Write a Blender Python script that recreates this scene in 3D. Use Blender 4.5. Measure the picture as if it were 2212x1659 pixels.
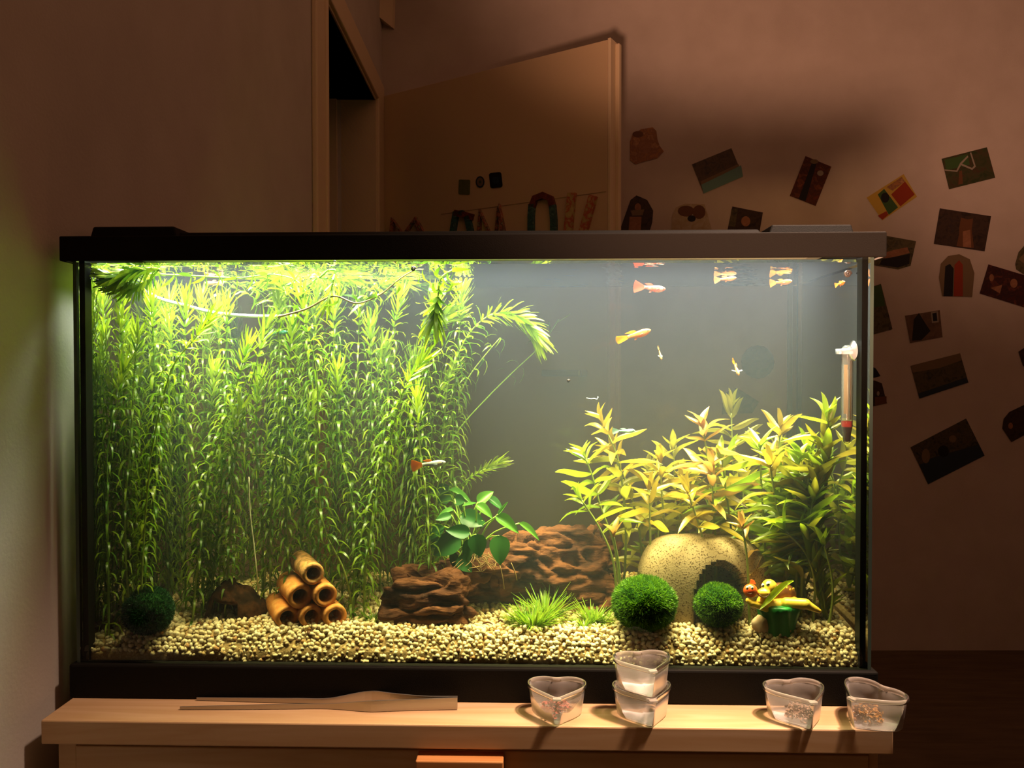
import bpy, math, random
import numpy as np
from mathutils import Vector, Matrix, noise
random.seed(7); rng = np.random.default_rng(7)
S = bpy.context.scene
C = S.collection
for o in list(bpy.data.objects): bpy.data.objects.remove(o)
# ------------------------------------------------------------------ camera
W, H, F = 2212.0, 1659.0, 1635.6
CX, CY, CZ = 0.0641, -0.7552, 1.0157
YAW, PIT, ROL = 0.0266, 0.0168, 0.0009
def _axes():
    cy, sy, cp, sp, cr, sr = math.cos(YAW), math.sin(YAW), math.cos(PIT), math.sin(PIT), math.cos(ROL), math.sin(ROL)
    def cam(d):
        x = d[0]*cy+d[1]*sy; y = -d[0]*sy+d[1]*cy; z = d[2]
        yy = y*cp-z*sp; zz = y*sp+z*cp
        return (x*cr-zz*sr, x*sr+zz*cr, yy)
    m = np.array([cam((1, 0, 0)), cam((0, 1, 0)), cam((0, 0, 1))]).T
    return m                                    # rows: right, up, forward
AX = _axes()
cd = bpy.data.cameras.new('camera'); cam = bpy.data.objects.new('camera', cd); C.objects.link(cam)
cd.sensor_fit = 'HORIZONTAL'; cd.sensor_width = 36; cd.lens = F/W*36; cd.clip_start = .02; cd.clip_end = 50
cam.matrix_world = Matrix(((AX[0][0], AX[1][0], -AX[2][0], CX), (AX[0][1], AX[1][1], -AX[2][1], CY), (AX[0][2], AX[1][2], -AX[2][2], CZ), (0, 0, 0, 1)))
S.camera = cam
CAM = np.array([CX, CY, CZ])
def ray(u, v):
    a = (u-W/2)/F; b = (H/2-v)/F
    return AX[0]*a+AX[1]*b+AX[2]
def P(u, v, Y):                                  # point seen at pixel u,v standing at depth Y behind the tank front
    d = ray(u, v); return CAM+d*((Y-CY)/d[1])
def G(u, v, z):                                  # point seen at pixel u,v on the level z
    d = ray(u, v); return CAM+d*((z-CZ)/d[2])
cyw, syw = math.cos(YAW), math.sin(YAW)
def R(x, y, z): return (CX+x*cyw-y*syw, CY+x*syw+y*cyw, z)   # room axes (origin under the camera)
RX, RY = np.array(R(1, 0, 0))-np.array(R(0, 0, 0)), np.array(R(0, 1, 0))-np.array(R(0, 0, 0))
def PX(p):
    d = np.array(p)-CAM; x, y, z = AX@d; return W/2+F*x/z, H/2-F*y/z
ORD = ['', 'first', 'second', 'third', 'fourth', 'fifth', 'sixth', 'seventh', 'eighth', 'ninth', 'tenth', 'eleventh', 'twelfth', 'thirteenth', 'fourteenth', 'fifteenth', 'sixteenth', 'seventeenth', 'eighteenth', 'nineteenth', 'twentieth', 'twenty-first', 'twenty-second', 'twenty-third', 'twenty-fourth', 'twenty-fifth']
def plane(u, v, p0, n):
    d = ray(u, v); p0 = np.array(p0); n = np.array(n); return CAM+d*(np.dot(p0-CAM, n)/np.dot(d, n))
# ------------------------------------------------------------------ render look, world, lights
S.view_settings.view_transform = 'Standard'; S.view_settings.look = 'None'; S.view_settings.gamma = 1
S.view_settings.use_curve_mapping = False; S.view_settings.exposure = 0.0
c = S.cycles
c.max_bounces = 10; c.diffuse_bounces = 4; c.glossy_bounces = 4; c.transmission_bounces = 6; c.volume_bounces = 1; c.transparent_max_bounces = 40
c.caustics_reflective = False; c.caustics_refractive = False; c.use_denoising = True; c.sample_clamp_indirect = 4.0
wd = bpy.data.worlds.new('world'); S.world = wd; wd.use_nodes = True
wd.node_tree.nodes['Background'].inputs[0].default_value = (.10, .07, .045, 1); wd.node_tree.nodes['Background'].inputs[1].default_value = .12
def lamp(name, kind, loc, energy, col, aim=None, **k):
    l = bpy.data.lights.new(name, kind); l.energy = energy; l.color = col
    for a, b in k.items(): setattr(l, a, b)
    o = bpy.data.objects.new(name, l); C.objects.link(o); o.location = loc
    if aim is not None: o.rotation_euler = (Vector(aim)-Vector(loc)).to_track_quat('-Z', 'Y').to_euler()
    return o
ZT = 0.685                                       # cabinet top
WZ = 1.1243                                      # water level
lamp('tank_light', 'AREA', (0, .078, 1.147), 10.0, (.97, .99, 1), (0, .0781, 0), shape='RECTANGLE', size=.77, size_y=.125, spread=1.45)
lamp('reading_lamp', 'SPOT', R(-.09, -.10, .805), 185, (1, .48, .29), R(1.15, .85, 2.6), spot_size=1.68, spot_blend=.45, shadow_soft_size=.06)
lamp('room_lamp', 'AREA', R(.72, .57, 2.35), 4.4, (1, .65, .47), R(.17, .71, .7), shape='DISK', size=.14, spread=.70)
# ------------------------------------------------------------------ mesh helpers
ORG = {}
def link(o, parent=None):
    C.objects.link(o)
    if parent is not None: o.parent = parent
    return o
def tag(o, label=None, cat=None, group=None, kind=None):
    if label: o['label'] = label
    if cat: o['category'] = cat
    if group: o['group'] = group
    if kind: o['kind'] = kind
    return o
def thing(name, label, cat, loc, group=None, kind=None):
    o = bpy.data.objects.new(name, None); o.empty_display_size = .02; C.objects.link(o); o.location = tuple(loc); ORG[o] = np.array(loc, float)
    return tag(o, label, cat, group, kind)
def mk(name, v, f, mats, parent=None, smooth=True, mi=None, attr=None, origin=None):
    v = np.array(v, dtype=float).reshape(-1, 3)
    if parent is not None: org = ORG[parent]
    elif origin is not None: org = np.array(origin, float)
    else: org = np.array([(v[:, 0].min()+v[:, 0].max())/2, (v[:, 1].min()+v[:, 1].max())/2, v[:, 2].min()])
    m = bpy.data.meshes.new(name); m.from_pydata((v-org).tolist(), [], f if isinstance(f, list) else f.tolist())
    for q in (mats if isinstance(mats, (list, tuple)) else [mats]): m.materials.append(q)
    if mi is not None: m.polygons.foreach_set('material_index', np.array(mi, dtype=np.int32))
    if smooth: m.polygons.foreach_set('use_smooth', np.ones(len(m.polygons), dtype=bool))
    if attr is not None:
        a = m.attributes.new('tint', 'FLOAT', 'POINT'); a.data.foreach_set('value', np.array(attr, dtype=np.float32))
    m.update()
    o = bpy.data.objects.new(name, m); link(o, parent)
    if parent is None: o.location = tuple(org)
    ORG[o] = org
    return o
class MB:
    def __init__(s): s.v = []; s.f = []; s.mi = []
    def add(s, v, f, mi=0):
        n = len(s.v); s.v += [tuple(map(float, q)) for q in v]; s.f += [[i+n for i in q] for q in f]; s.mi += [mi]*len(f); return s
    def box(s, x0, x1, y0, y1, z0, z1, mi=0, T=None):
        v = [(x, y, z) for z in (z0, z1) for y in (y0, y1) for x in (x0, x1)]
        if T: v = [T(*q) for q in v]
        return s.add(v, [(0, 2, 3, 1), (4, 5, 7, 6), (0, 1, 5, 4), (2, 6, 7, 3), (0, 4, 6, 2), (1, 3, 7, 5)], mi)
    def build(s, name, mats, parent=None, smooth=False, bev=0, seg=2, **k):
        o = mk(name, s.v, s.f, mats, parent, smooth, s.mi, **k)
        if bev:
            b = o.modifiers.new('bevel', 'BEVEL'); b.width = bev; b.segments = seg; b.limit_method = 'ANGLE'
        return o
def box(name, mats, x0, x1, y0, y1, z0, z1, parent=None, bev=0, T=None, **k):
    return MB().box(x0, x1, y0, y1, z0, z1, 0, T).build(name, mats, parent, bev=bev, **k)
def norm(a): return a/max(1e-9, np.linalg.norm(a))
def spline(pts, n):
    pts = np.array(pts, float); m = len(pts)
    d = np.r_[0, np.cumsum(np.linalg.norm(np.diff(pts[:, :3], axis=0), axis=1))]
    t = np.linspace(0, d[-1], n); out = np.zeros((n, pts.shape[1]))
    tan = np.gradient(pts, d, axis=0) if m > 1 else pts*0
    for i, q in enumerate(t):
        k = min(m-2, max(0, np.searchsorted(d, q)-1)); h = d[k+1]-d[k]; s = (q-d[k])/h
        out[i] = (2*s**3-3*s**2+1)*pts[k]+(s**3-2*s**2+s)*h*tan[k]+(-2*s**3+3*s**2)*pts[k+1]+(s**3-s**2)*h*tan[k+1]
    return out
def tube(pts, r, n=6, caps=True):
    pts = np.array(pts, float); m = len(pts); r = np.broadcast_to(np.array(r, float), (m,))
    T = np.gradient(pts, axis=0); T /= np.maximum(1e-9, np.linalg.norm(T, axis=1))[:, None]
    a = np.array([0, 0, 1.]) if abs(T[0][2]) < .9 else np.array([1., 0, 0])
    u = norm(np.cross(T[0], a)); V = []
    for i in range(m):
        u = norm(u-T[i]*np.dot(u, T[i])); w = np.cross(T[i], u)
        for k in range(n):
            q = 2*math.pi*k/n; V.append(pts[i]+r[i]*(u*math.cos(q)+w*math.sin(q)))
    Fc = [[i*n+k, i*n+(k+1) % n, (i+1)*n+(k+1) % n, (i+1)*n+k] for i in range(m-1) for k in range(n)]
    if caps: Fc += [list(range(n))[::-1], [(m-1)*n+k for k in range(n)]]
    return V, Fc
def lathe(prof, c, n=20, T=None):                # prof: (radius, z)
    V = []; m = len(prof)
    for r, z in prof:
        for k in range(n):
            a = 2*math.pi*k/n; V.append((r*math.cos(a), r*math.sin(a), z))
    V = np.array(V)
    if T is not None: V = V@np.array(T).T
    V = V+np.array(c)
    return V.tolist(), [[i*n+k, i*n+(k+1) % n, (i+1)*n+(k+1) % n, (i+1)*n+k] for i in range(m-1) for k in range(n)]
def ico(sub=1):
    import bmesh
    b = bmesh.new(); bmesh.ops.create_icosphere(b, subdivisions=sub, radius=1)
    v = np.array([q.co[:] for q in b.verts]); f = np.array([[q.index for q in g.verts] for g in b.faces]); b.free(); return v, f
ICO = {k: ico(k) for k in (1, 2, 3, 4, 5)}
def ellip(c, r, sub=3, rot=None):
    v, f = ICO[sub]; v = v*np.array(r)
    if rot is not None: v = v@np.array(rot).T
    return (v+np.array(c)).tolist(), f.tolist()
def rotm(ax, a): return np.array(Matrix.Rotation(a, 3, ax))
def blob(caps, voxel):                           # caps: (p0,p1,r0,r1) -> one continuous surface
    mb = MB()
    for p0, p1, r0, r1 in caps:
        p0, p1 = np.array(p0, float), np.array(p1, float); L = np.linalg.norm(p1-p0)
        n = max(1, int(math.ceil(L/(.35*min(r0, r1)))))+1
        for i in range(n):
            t = i/max(1, n-1); r = r0+(r1-r0)*t; v, f = ICO[2]; mb.add(v*r+(p0+(p1-p0)*t), f.tolist())
    m = bpy.data.meshes.new('tmp'); m.from_pydata(mb.v, [], mb.f); o = bpy.data.objects.new('tmp', m); C.objects.link(o)
    md = o.modifiers.new('r', 'REMESH'); md.mode = 'VOXEL'; md.voxel_size = voxel
    dg = bpy.context.evaluated_depsgraph_get(); e = o.evaluated_get(dg); q = e.to_mesh()
    v = np.array([x.co[:] for x in q.vertices]); nn = np.array([x.normal[:] for x in q.vertices]); f = [list(p.vertices) for p in q.polygons]
    e.to_mesh_clear(); bpy.data.objects.remove(o); bpy.data.meshes.remove(m)
    return v, nn, f
def nz(p, s=1., o=0.): return noise.noise(Vector((p[0]*s+o, p[1]*s+o*1.7, p[2]*s-o)))
# ------------------------------------------------------------------ materials
def newmat(name):
    m = bpy.data.materials.new(name); m.use_nodes = True; t = m.node_tree; t.nodes.clear()
    return m, t, t.nodes.new, t.links.new
def rgba(c): return (c[0], c[1], c[2], 1)
def noisecol(t, N, L, cols, scale, detail=4, coord='Object', stretch=(1, 1, 1), pos=None, dist=0, interp='LINEAR', attr=None):
    tc = N('ShaderNodeTexCoord'); mp = N('ShaderNodeMapping'); mp.inputs['Scale'].default_value = stretch
    L(tc.outputs[coord], mp.inputs[0]); n = N('ShaderNodeTexNoise'); n.inputs['Scale'].default_value = scale; n.inputs['Detail'].default_value = detail; n.inputs['Distortion'].default_value = dist
    L(mp.outputs[0], n.inputs['Vector']); r = N('ShaderNodeValToRGB'); r.color_ramp.interpolation = interp
    k = len(cols)
    while len(r.color_ramp.elements) < k: r.color_ramp.elements.new(.5)
    for i, q in enumerate(cols):
        r.color_ramp.elements[i].position = pos[i] if pos else .32+.36*i/max(1, k-1); r.color_ramp.elements[i].color = rgba(q)
    L(n.outputs[0], r.inputs[0]); return r.outputs[0], n, mp
def M(name, col, rough=.55, spec=.3, metal=0, cols=None, scale=30, detail=4, stretch=(1, 1, 1), bump=0, bscale=None, pos=None, interp='LINEAR', coat=0, dist=0):
    m, t, N, L = newmat(name); b = N('ShaderNodeBsdfPrincipled'); o = N('ShaderNodeOutputMaterial'); L(b.outputs[0], o.inputs[0])
    b.inputs['Base Color'].default_value = rgba(col); b.inputs['Roughness'].default_value = rough; b.inputs['Metallic'].default_value = metal
    b.inputs['Specular IOR Level'].default_value = spec; b.inputs['Coat Weight'].default_value = coat
    mp = None
    if cols:
        s, n, mp = noisecol(t, N, L, cols, scale, detail, 'Object', stretch, pos, dist, interp); L(s, b.inputs['Base Color'])
    if bump:
        n = N('ShaderNodeTexNoise'); n.inputs['Scale'].default_value = bscale or scale; n.inputs['Detail'].default_value = 6
        if mp is None:
            tc = N('ShaderNodeTexCoord'); mp = N('ShaderNodeMapping'); mp.inputs['Scale'].default_value = stretch; L(tc.outputs['Object'], mp.inputs[0])
        L(mp.outputs[0], n.inputs['Vector'])
        bp = N('ShaderNodeBump'); bp.inputs['Strength'].default_value = bump; bp.inputs['Distance'].default_value = .002; L(n.outputs[0], bp.inputs['Height']); L(bp.outputs[0], b.inputs['Normal'])
    return m
def leafmat(name, c0, c1, trans=.45, gloss=.06, rnd=False):
    m, t, N, L = newmat(name); o = N('ShaderNodeOutputMaterial')
    mx = N('ShaderNodeMix'); mx.data_type = 'RGBA'; mx.inputs[6].default_value = rgba(c0); mx.inputs[7].default_value = rgba(c1)
    if rnd: a = N('ShaderNodeObjectInfo'); L(a.outputs['Random'], mx.inputs[0])
    else: a = N('ShaderNodeAttribute'); a.attribute_name = 'tint'; L(a.outputs['Fac'], mx.inputs[0])
    d = N('ShaderNodeBsdfDiffuse'); tr = N('ShaderNodeBsdfTranslucent'); L(mx.outputs[2], d.inputs[0]); L(mx.outputs[2], tr.inputs[0])
    s1 = N('ShaderNodeMixShader'); s1.inputs[0].default_value = trans; L(d.outputs[0], s1.inputs[1]); L(tr.outputs[0], s1.inputs[2])
    g = N('ShaderNodeBsdfGlossy'); g.inputs['Roughness'].default_value = .35; s2 = N('ShaderNodeMixShader'); s2.inputs[0].default_value = gloss
    L(s1.outputs[0], s2.inputs[1]); L(g.outputs[0], s2.inputs[2]); L(s2.outputs[0], o.inputs[0]); return m
def glassmat(name, ior, tint=(1, 1, 1), rough=0.0, graze=False):
    m, t, N, L = newmat(name); o = N('ShaderNodeOutputMaterial'); fr = N('ShaderNodeFresnel'); fr.inputs[0].default_value = ior
    tr = N('ShaderNodeBsdfTransparent'); tr.inputs[0].default_value = rgba(tint); g = N('ShaderNodeBsdfGlossy'); g.inputs['Roughness'].default_value = rough
    s = N('ShaderNodeMixShader'); L(tr.outputs[0], s.inputs[1]); L(g.outputs[0], s.inputs[2]); L(s.outputs[0], o.inputs[0])
    if graze:                                    # panes turn mirror-like at glancing angles from either side
        ge = N('ShaderNodeNewGeometry'); dt = N('ShaderNodeVectorMath'); dt.operation = 'DOT_PRODUCT'; L(ge.outputs['Incoming'], dt.inputs[0]); L(ge.outputs['Normal'], dt.inputs[1])
        ab = N('ShaderNodeMath'); ab.operation = 'ABSOLUTE'; L(dt.outputs['Value'], ab.inputs[0]); mr = N('ShaderNodeMapRange'); mr.inputs[1].default_value = .40; mr.inputs[2].default_value = .24; mr.inputs[3].default_value = 0; mr.inputs[4].default_value = 1; L(ab.outputs[0], mr.inputs[0])
        mx = N('ShaderNodeMath'); mx.operation = 'MAXIMUM'; L(fr.outputs[0], mx.inputs[0]); L(mr.outputs[0], mx.inputs[1]); L(mx.outputs[0], s.inputs[0])
    else: L(fr.outputs[0], s.inputs[0])
    return m
def plastic(name, col, alpha, rough=.3):
    m, t, N, L = newmat(name); o = N('ShaderNodeOutputMaterial')
    tr = N('ShaderNodeBsdfTransparent'); tr.inputs[0].default_value = (1, 1, 1, 1); d = N('ShaderNodeBsdfDiffuse'); d.inputs[0].default_value = rgba(col)
    tl = N('ShaderNodeBsdfTranslucent'); tl.inputs[0].default_value = rgba(col)
    s0 = N('ShaderNodeMixShader'); s0.inputs[0].default_value = .5; L(d.outputs[0], s0.inputs[1]); L(tl.outputs[0], s0.inputs[2])
    s = N('ShaderNodeMixShader'); s.inputs[0].default_value = alpha; L(tr.outputs[0], s.inputs[1]); L(s0.outputs[0], s.inputs[2])
    g = N('ShaderNodeBsdfGlossy'); g.inputs['Roughness'].default_value = rough; lw = N('ShaderNodeFresnel'); lw.inputs[0].default_value = 1.2
    s2 = N('ShaderNodeMixShader'); L(lw.outputs[0], s2.inputs[0]); L(s.outputs[0], s2.inputs[1]); L(g.outputs[0], s2.inputs[2]); L(s2.outputs[0], o.inputs[0]); return m
WALLC = (.50, .44, .39)
mWall = M('wall_paint', WALLC, .9, .05, cols=[(.48, .42, .37), (.53, .47, .42)], scale=9, bump=.15, bscale=260)
mWallD = M('wall_paint_grey', (.50, .47, .42), .9, .05, cols=[(.48, .45, .40), (.53, .50, .45)], scale=9, bump=.15, bscale=260)
mTrim = M('trim_paint', (.66, .54, .36), .45, .3)
mDoor = M('door_paint', (.56, .43, .27), .5, .25)
mFloor = M('floor_wood', (.10, .07, .04), .5, .3, cols=[(.08, .055, .03), (.13, .09, .05)], scale=6, stretch=(1, 8, 1))
mDark = M('shade_dark', (.03, .03, .03), .9, .05)  # near-black colour in place of shade: unlit hall, gap under the cabinet top
mBlack = M('black_plastic', (.009, .0085, .007), .6, .08, bump=.12, bscale=900)
mSil = M('black_silicone', (.006, .007, .006), .5, .2)
mWood = M('pine_wood', (.5, .3, .14), .42, .3, cols=[(.60, .41, .23), (.52, .33, .165), (.64, .45, .27)], scale=9, detail=6, stretch=(.35, 5, 6), dist=.6)
mWood2 = M('orange_wood', (.5, .22, .07), .4, .3, cols=[(.52, .24, .08), (.40, .17, .05)], scale=30, detail=3, stretch=(.2, 3, 9))
mEdge = M('glass_edge', (.05, .08, .065), .3, .4)
mSteel = M('brushed_steel', (.42, .39, .34), .28, .6, .75, bump=.05, bscale=700, stretch=(.05, 1, 1))
mGlassIn, mGlassOut = glassmat('glass_wet_face', 1.004, (.985, 1, .99)), glassmat('glass_dry_face', 1.33, (.985, 1, .99), 0.0, True)
# ================================================================== the room
LW, BW, CEIL = -.465, 2.735, 2.62                # left wall, back wall (room axes), ceiling height
YN, YF, DT = 1.873, 2.587, 1.938                 # door opening: near, far, top
w = MB()
w.box(LW-.13, LW, -1.9, YN, 0, CEIL, 0, R); w.box(LW-.13, LW, YN, YF, DT, CEIL, 0, R); w.box(LW-.13, LW, YF, BW+.1, 0, CEIL, 0, R)
tag(w.build('wall_left', mWallD), kind='structure')
tag(box('wall_back', mWall, LW, 2.9, BW, BW+.1, 0, CEIL, T=R), kind='structure')
tag(box('wall_right', mWall, 2.8, 2.9, -1.9, BW, 0, CEIL, T=R), kind='structure')
tag(box('wall_front', mWall, LW, 2.8, -2.0, -1.9, 0, CEIL, T=R), kind='structure')
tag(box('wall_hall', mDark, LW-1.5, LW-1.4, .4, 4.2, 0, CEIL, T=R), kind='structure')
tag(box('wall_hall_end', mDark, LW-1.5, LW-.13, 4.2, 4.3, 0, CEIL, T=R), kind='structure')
tag(box('floor', mFloor, LW-1.6, 3, -2, 4.3, -.08, 0, T=R), kind='structure')
tag(box('ceiling', mWall, LW-1.6, 3, -2, 4.3, CEIL, CEIL+.08, T=R), kind='structure')
# lining and casing of the doorway
root = thing('trim_1', None, None, R(LW, YN, 0), kind='structure')
box('jamb', mTrim, LW-.115, LW+.004, YN-.018, YN, 0, DT, root, T=R); box('jamb', mTrim, LW-.115, LW+.004, YF, YF+.018, 0, DT, root, T=R)
box('jamb', mTrim, LW-.16, LW-.128, YF-.012, YF+.018, 0, DT, root, T=R)
box('lintel', mTrim, LW-.13, LW+.004, YN-.018, YF+.018, DT, DT+.018, root, T=R)
box('casing', mTrim, LW, LW+.014, YN-.105, YN-.004, 0, DT+.08, root, bev=.004, T=R)
box('casing', mTrim, LW, LW+.014, YF+.004, YF+.115, 0, DT+.08, root, bev=.004, T=R)
box('casing', mTrim, LW, LW+.0138, YN-.104, YF+.115, DT+.006, DT+.085, root, bev=.004, T=R)
box('casing_bead', mTrim, LW, LW+.02, YN-.03, YN-.012, 0, DT+.006, root, bev=.004, T=R)
# boxed-in pipe ending in the corner under the ceiling
v0 = 2.262
tag(MB().add([R(*q) for q in [(LW, BW-.05, v0), (LW+.040, BW-.012, v0-.02), (LW+.045, BW, v0-.02), (LW, BW, v0), (LW+.004, BW-.06, CEIL), (LW+.05, BW-.02, CEIL), (LW+.055, BW, CEIL), (LW, BW, CEIL)]],
     [(0, 3, 2, 1), (4, 5, 6, 7), (0, 1, 5, 4), (1, 2, 6, 5), (2, 3, 7, 6), (3, 0, 4, 7)]).build('trim_2', mTrim), kind='structure')
# open door leaf
A = np.array(R(-.452, 2.70, 0)); B = np.array(R(.286, 2.243, 0)); dl = norm(B-A); dn = np.array([dl[1], -dl[0], 0])   # dn: towards the camera
if np.dot(dn, CAM-A) < 0: dn = -dn
def D(s, t, z): q = A+dl*s+dn*t; return (q[0], q[1], z)
DL = np.linalg.norm(B-A); DH = 1.992
root = thing('door_1', None, None, D(0, 0, .01), kind='structure')
box('door_leaf', mDoor, 0, DL-.004, -.04, 0, .01, DH, root, bev=.002, T=D)
box('edge_strip', mTrim, DL-.004, DL+.006, -.052, .001, .01, DH+.004, root, bev=.002, T=D)
box('edge_strip', mTrim, DL-.002, DL+.018, -.052, -.034, .01, DH-.002, root, bev=.003, T=D)
z1 = 1.546
box('picture_cord', M('cord_grey', (.35, .26, .16), .8), .25, DL-.01, 0, .0012, z1, z1+.0016, root, T=D)
lv = MB().box(.78, .80, 0, .04, 1.0, 1.02, 0, D).box(.67, .80, .04, .055, 1.0, 1.02, 0, D)
lv.build('handle', mSteel, root, bev=.004)
def dpt(u, v, t=.0): return plane(u, v, A+dn*t, dn)
# ---------------------------------------------------------------- prints on wall and door
def pmat(name, cols, scale=40, stretch=(1, 1, 1), interp='LINEAR', dist=1.2):
    return M(name, cols[0], .45, .25, cols=cols, scale=scale, detail=5, stretch=stretch, interp=interp, dist=dist)
wn = -RY; wp = np.array(R(0, BW, 0))
def flatprint(name, poly, mats, label, cat, group, shapes=(), p0=wp, n=wn, th=.0012, off=.0006):
    n = np.array(n)
    def pt(u, v, t): return plane(u, v, np.array(p0)+n*t, n)
    k = len(poly); mb = MB()
    mb.add([pt(u, v, off) for u, v in poly]+[pt(u, v, off+th) for u, v in poly],
           [list(range(k)), list(range(k, 2*k))[::-1]]+[[i, (i+1) % k, k+(i+1) % k, k+i] for i in range(k)])
    for j, (sp, mi) in enumerate(shapes):
        m = len(sp); mb.add([pt(u, v, off+th+.0002*(j+1)) for u, v in sp], [list(range(m))], mi)
    o = mb.build(name, mats); tag(o, label, cat, group); return o
def rr(cx, cy, w, h, a, r=0, n=4):               # rotated rectangle (rounded corners) in picture units
    a = math.radians(a); out = []
    for sx, sy, a0 in ((1, -1, -90), (1, 1, 0), (-1, 1, 90), (-1, -1, 180)):
        if r <= 0: pts = [(sx*w/2, sy*h/2)]
        else: pts = [(sx*(w/2-r)+r*math.cos(math.radians(a0+90*i/n)), sy*(h/2-r)+r*math.sin(math.radians(a0+90*i/n))) for i in range(n+1)]
        for x, y in pts: out.append((cx+x*math.cos(a)-y*math.sin(a), cy+x*math.sin(a)+y*math.cos(a)))
    return out
def oval(cx, cy, rx, ry, n=14, a=0): return rr(cx, cy, 2*rx, 2*ry, a, min(rx, ry)*.999, 4) if abs(rx-ry) < 1 else [(cx+rx*math.cos(2*math.pi*i/n)*math.cos(math.radians(a))-ry*math.sin(2*math.pi*i/n)*math.sin(math.radians(a)), cy+rx*math.cos(2*math.pi*i/n)*math.sin(math.radians(a))+ry*math.sin(2*math.pi*i/n)*math.cos(math.radians(a))) for i in range(n)]
GW = 'photo prints stuck on the back wall'
def mm(n, *c): return pmat('print_'+n, list(c))
def fl(n, c): return M('ink_'+n, c, .45, .25)
mDkP = mm('dark', (.02, .014, .012), (.05, .03, .02), (.03, .02, .02)); mSkin = mm('skin', (.32, .15, .08), (.22, .10, .05)); mTeal = fl('teal', (.13, .27, .24)); mRed = fl('red', (.26, .035, .012))
mOrg = mm('orange', (.34, .15, .05), (.22, .10, .05), (.42, .22, .10)); mWht = fl('white', (.28, .25, .20)); mGrn = fl('green', (.04, .09, .025)); mYel = fl('yellow', (.45, .30, .05)); mBrn = fl('brown', (.12, .05, .02)); mInk = fl('black', (.012, .012, .014)); mSand = fl('sand', (.17, .12, .065))
mOlv = mm('olive', (.05, .045, .02), (.10, .085, .04), (.03, .03, .02)); mBlu = fl('blue', (.02, .035, .05))
flatprint('photo_print', [(1361, 306), (1366, 291), (1385, 279), (1410, 275), (1418, 283), (1420, 300), (1425, 315), (1434, 327), (1420, 342), (1395, 348), (1372, 355), (1361, 346)], [mOrg, mSkin, mBrn], 'round-cut orange print of a child on the wall beside the door edge', 'photo', GW, [(oval(1393, 315, 14, 18), 1), (oval(1378, 290, 12, 7), 2)])
flatprint('photo_print', [(1495, 355), (1580, 320), (1605, 381), (1520, 418)], [mm('cliff', (.06, .045, .03), (.10, .07, .045), (.045, .04, .035)), mTeal, mSand], 'tilted seaside print with brown cliffs above turquoise water', 'photo', GW, [([(1514, 395), (1601, 357), (1605, 381), (1520, 418)], 1), ([(1513, 392), (1595, 354), (1597, 359), (1515, 399)], 2)])
flatprint('photo_print', [(1740, 337), (1796, 360), (1762, 445), (1706, 423)], [mm('redbrown', (.13, .03, .012), (.06, .02, .012), (.2, .06, .02)), mInk, mWht, mSand], 'upright red-brown print of a dog face with dark stripe', 'photo', GW, [([(1755, 348), (1764, 353), (1740, 435), (1725, 430)], 1), (oval(1772, 374, 7, 6), 2), (oval(1759, 349, 9, 5), 3)])
flatprint('photo_print', [(1872, 427), (1952, 376), (1981, 425), (1906, 476)], [mYel, mRed, mGrn, mInk, mOrg], 'bright print with red, yellow and green patches', 'photo', GW, [([(1925, 420), (1955, 392), (1976, 420), (1945, 446)], 1), ([(1896, 420), (1910, 408), (1940, 448), (1920, 464)], 2), (oval(1912, 427, 9, 11), 3), ([(1896, 466), (1915, 456), (1919, 464), (1906, 475)], 1), ([(1915, 404), (1948, 382), (1955, 392), (1928, 412)], 4)])
flatprint('photo_print', [(2034, 343), (2132, 318), (2150, 384), (2050, 409)], [mm('forest', (.025, .04, .012), (.05, .05, .02), (.06, .03, .015)), mWht, mGrn, mBrn], 'dark green print crossed by a pale looping line, top right of the wall', 'photo', GW, [([(2040, 345), (2090, 333), (2095, 356), (2044, 368)], 2), ([(2040, 366), (2066, 368), (2074, 352), (2090, 336), (2092, 339), (2077, 355), (2068, 371), (2041, 369)], 1), ([(2077, 353), (2100, 363), (2104, 358), (2095, 330), (2098, 329), (2108, 360), (2100, 367), (2076, 357)], 1), ([(2072, 370), (2078, 368), (2080, 397), (2070, 399)], 3)])
flatprint('photo_print', [(1338, 500), (1362, 432), (1375, 422), (1398, 432), (1411, 455), (1409, 480), (1402, 505)], [mDkP, mSkin, mSand], 'dark round-topped print of a person in a light collar, just beside the door edge', 'photo', GW, [(oval(1378, 448, 7, 9), 1), ([(1362, 455), (1392, 452), (1388, 465), (1366, 466)], 2), ([(1360, 468), (1386, 468), (1384, 498), (1358, 498)], 1)])
flatprint('photo_print', [(1450, 505), (1452, 465), (1460, 448), (1480, 440), (1522, 441), (1530, 468), (1540, 505)], [mm('cream', (.42, .36, .26), (.34, .26, .15)), mBrn, mInk], 'cream cut-out print of a brown dog muzzle above the hood', 'photo', GW, [(oval(1482, 456, 18, 12), 1), (oval(1510, 458, 14, 15), 1), (oval(1494, 472, 9, 7), 2)])
flatprint('photo_print', [(1570, 505), (1582, 446), (1648, 459), (1640, 505)], [mDkP, mSkin, mOlv], 'dark print with one pale face, above the hood between dog print and hatch', 'photo', GW, [(oval(1611, 478, 10, 11), 1), ([(1580, 452), (1594, 450), (1588, 490), (1575, 488)], 2)])
flatprint('photo_print', [(2030, 450), (2141, 467), (2127, 543), (2017, 527)], [mDkP, mSkin, mBrn], 'near-black print of a single pale figure, under the green forest print', 'photo', GW, [([(2072, 492), (2076, 470), (2090, 474), (2102, 472), (2099, 496), (2104, 536), (2066, 532), (2072, 505)], 2), ([(2080, 500), (2096, 496), (2098, 535), (2080, 533)], 1)])
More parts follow.
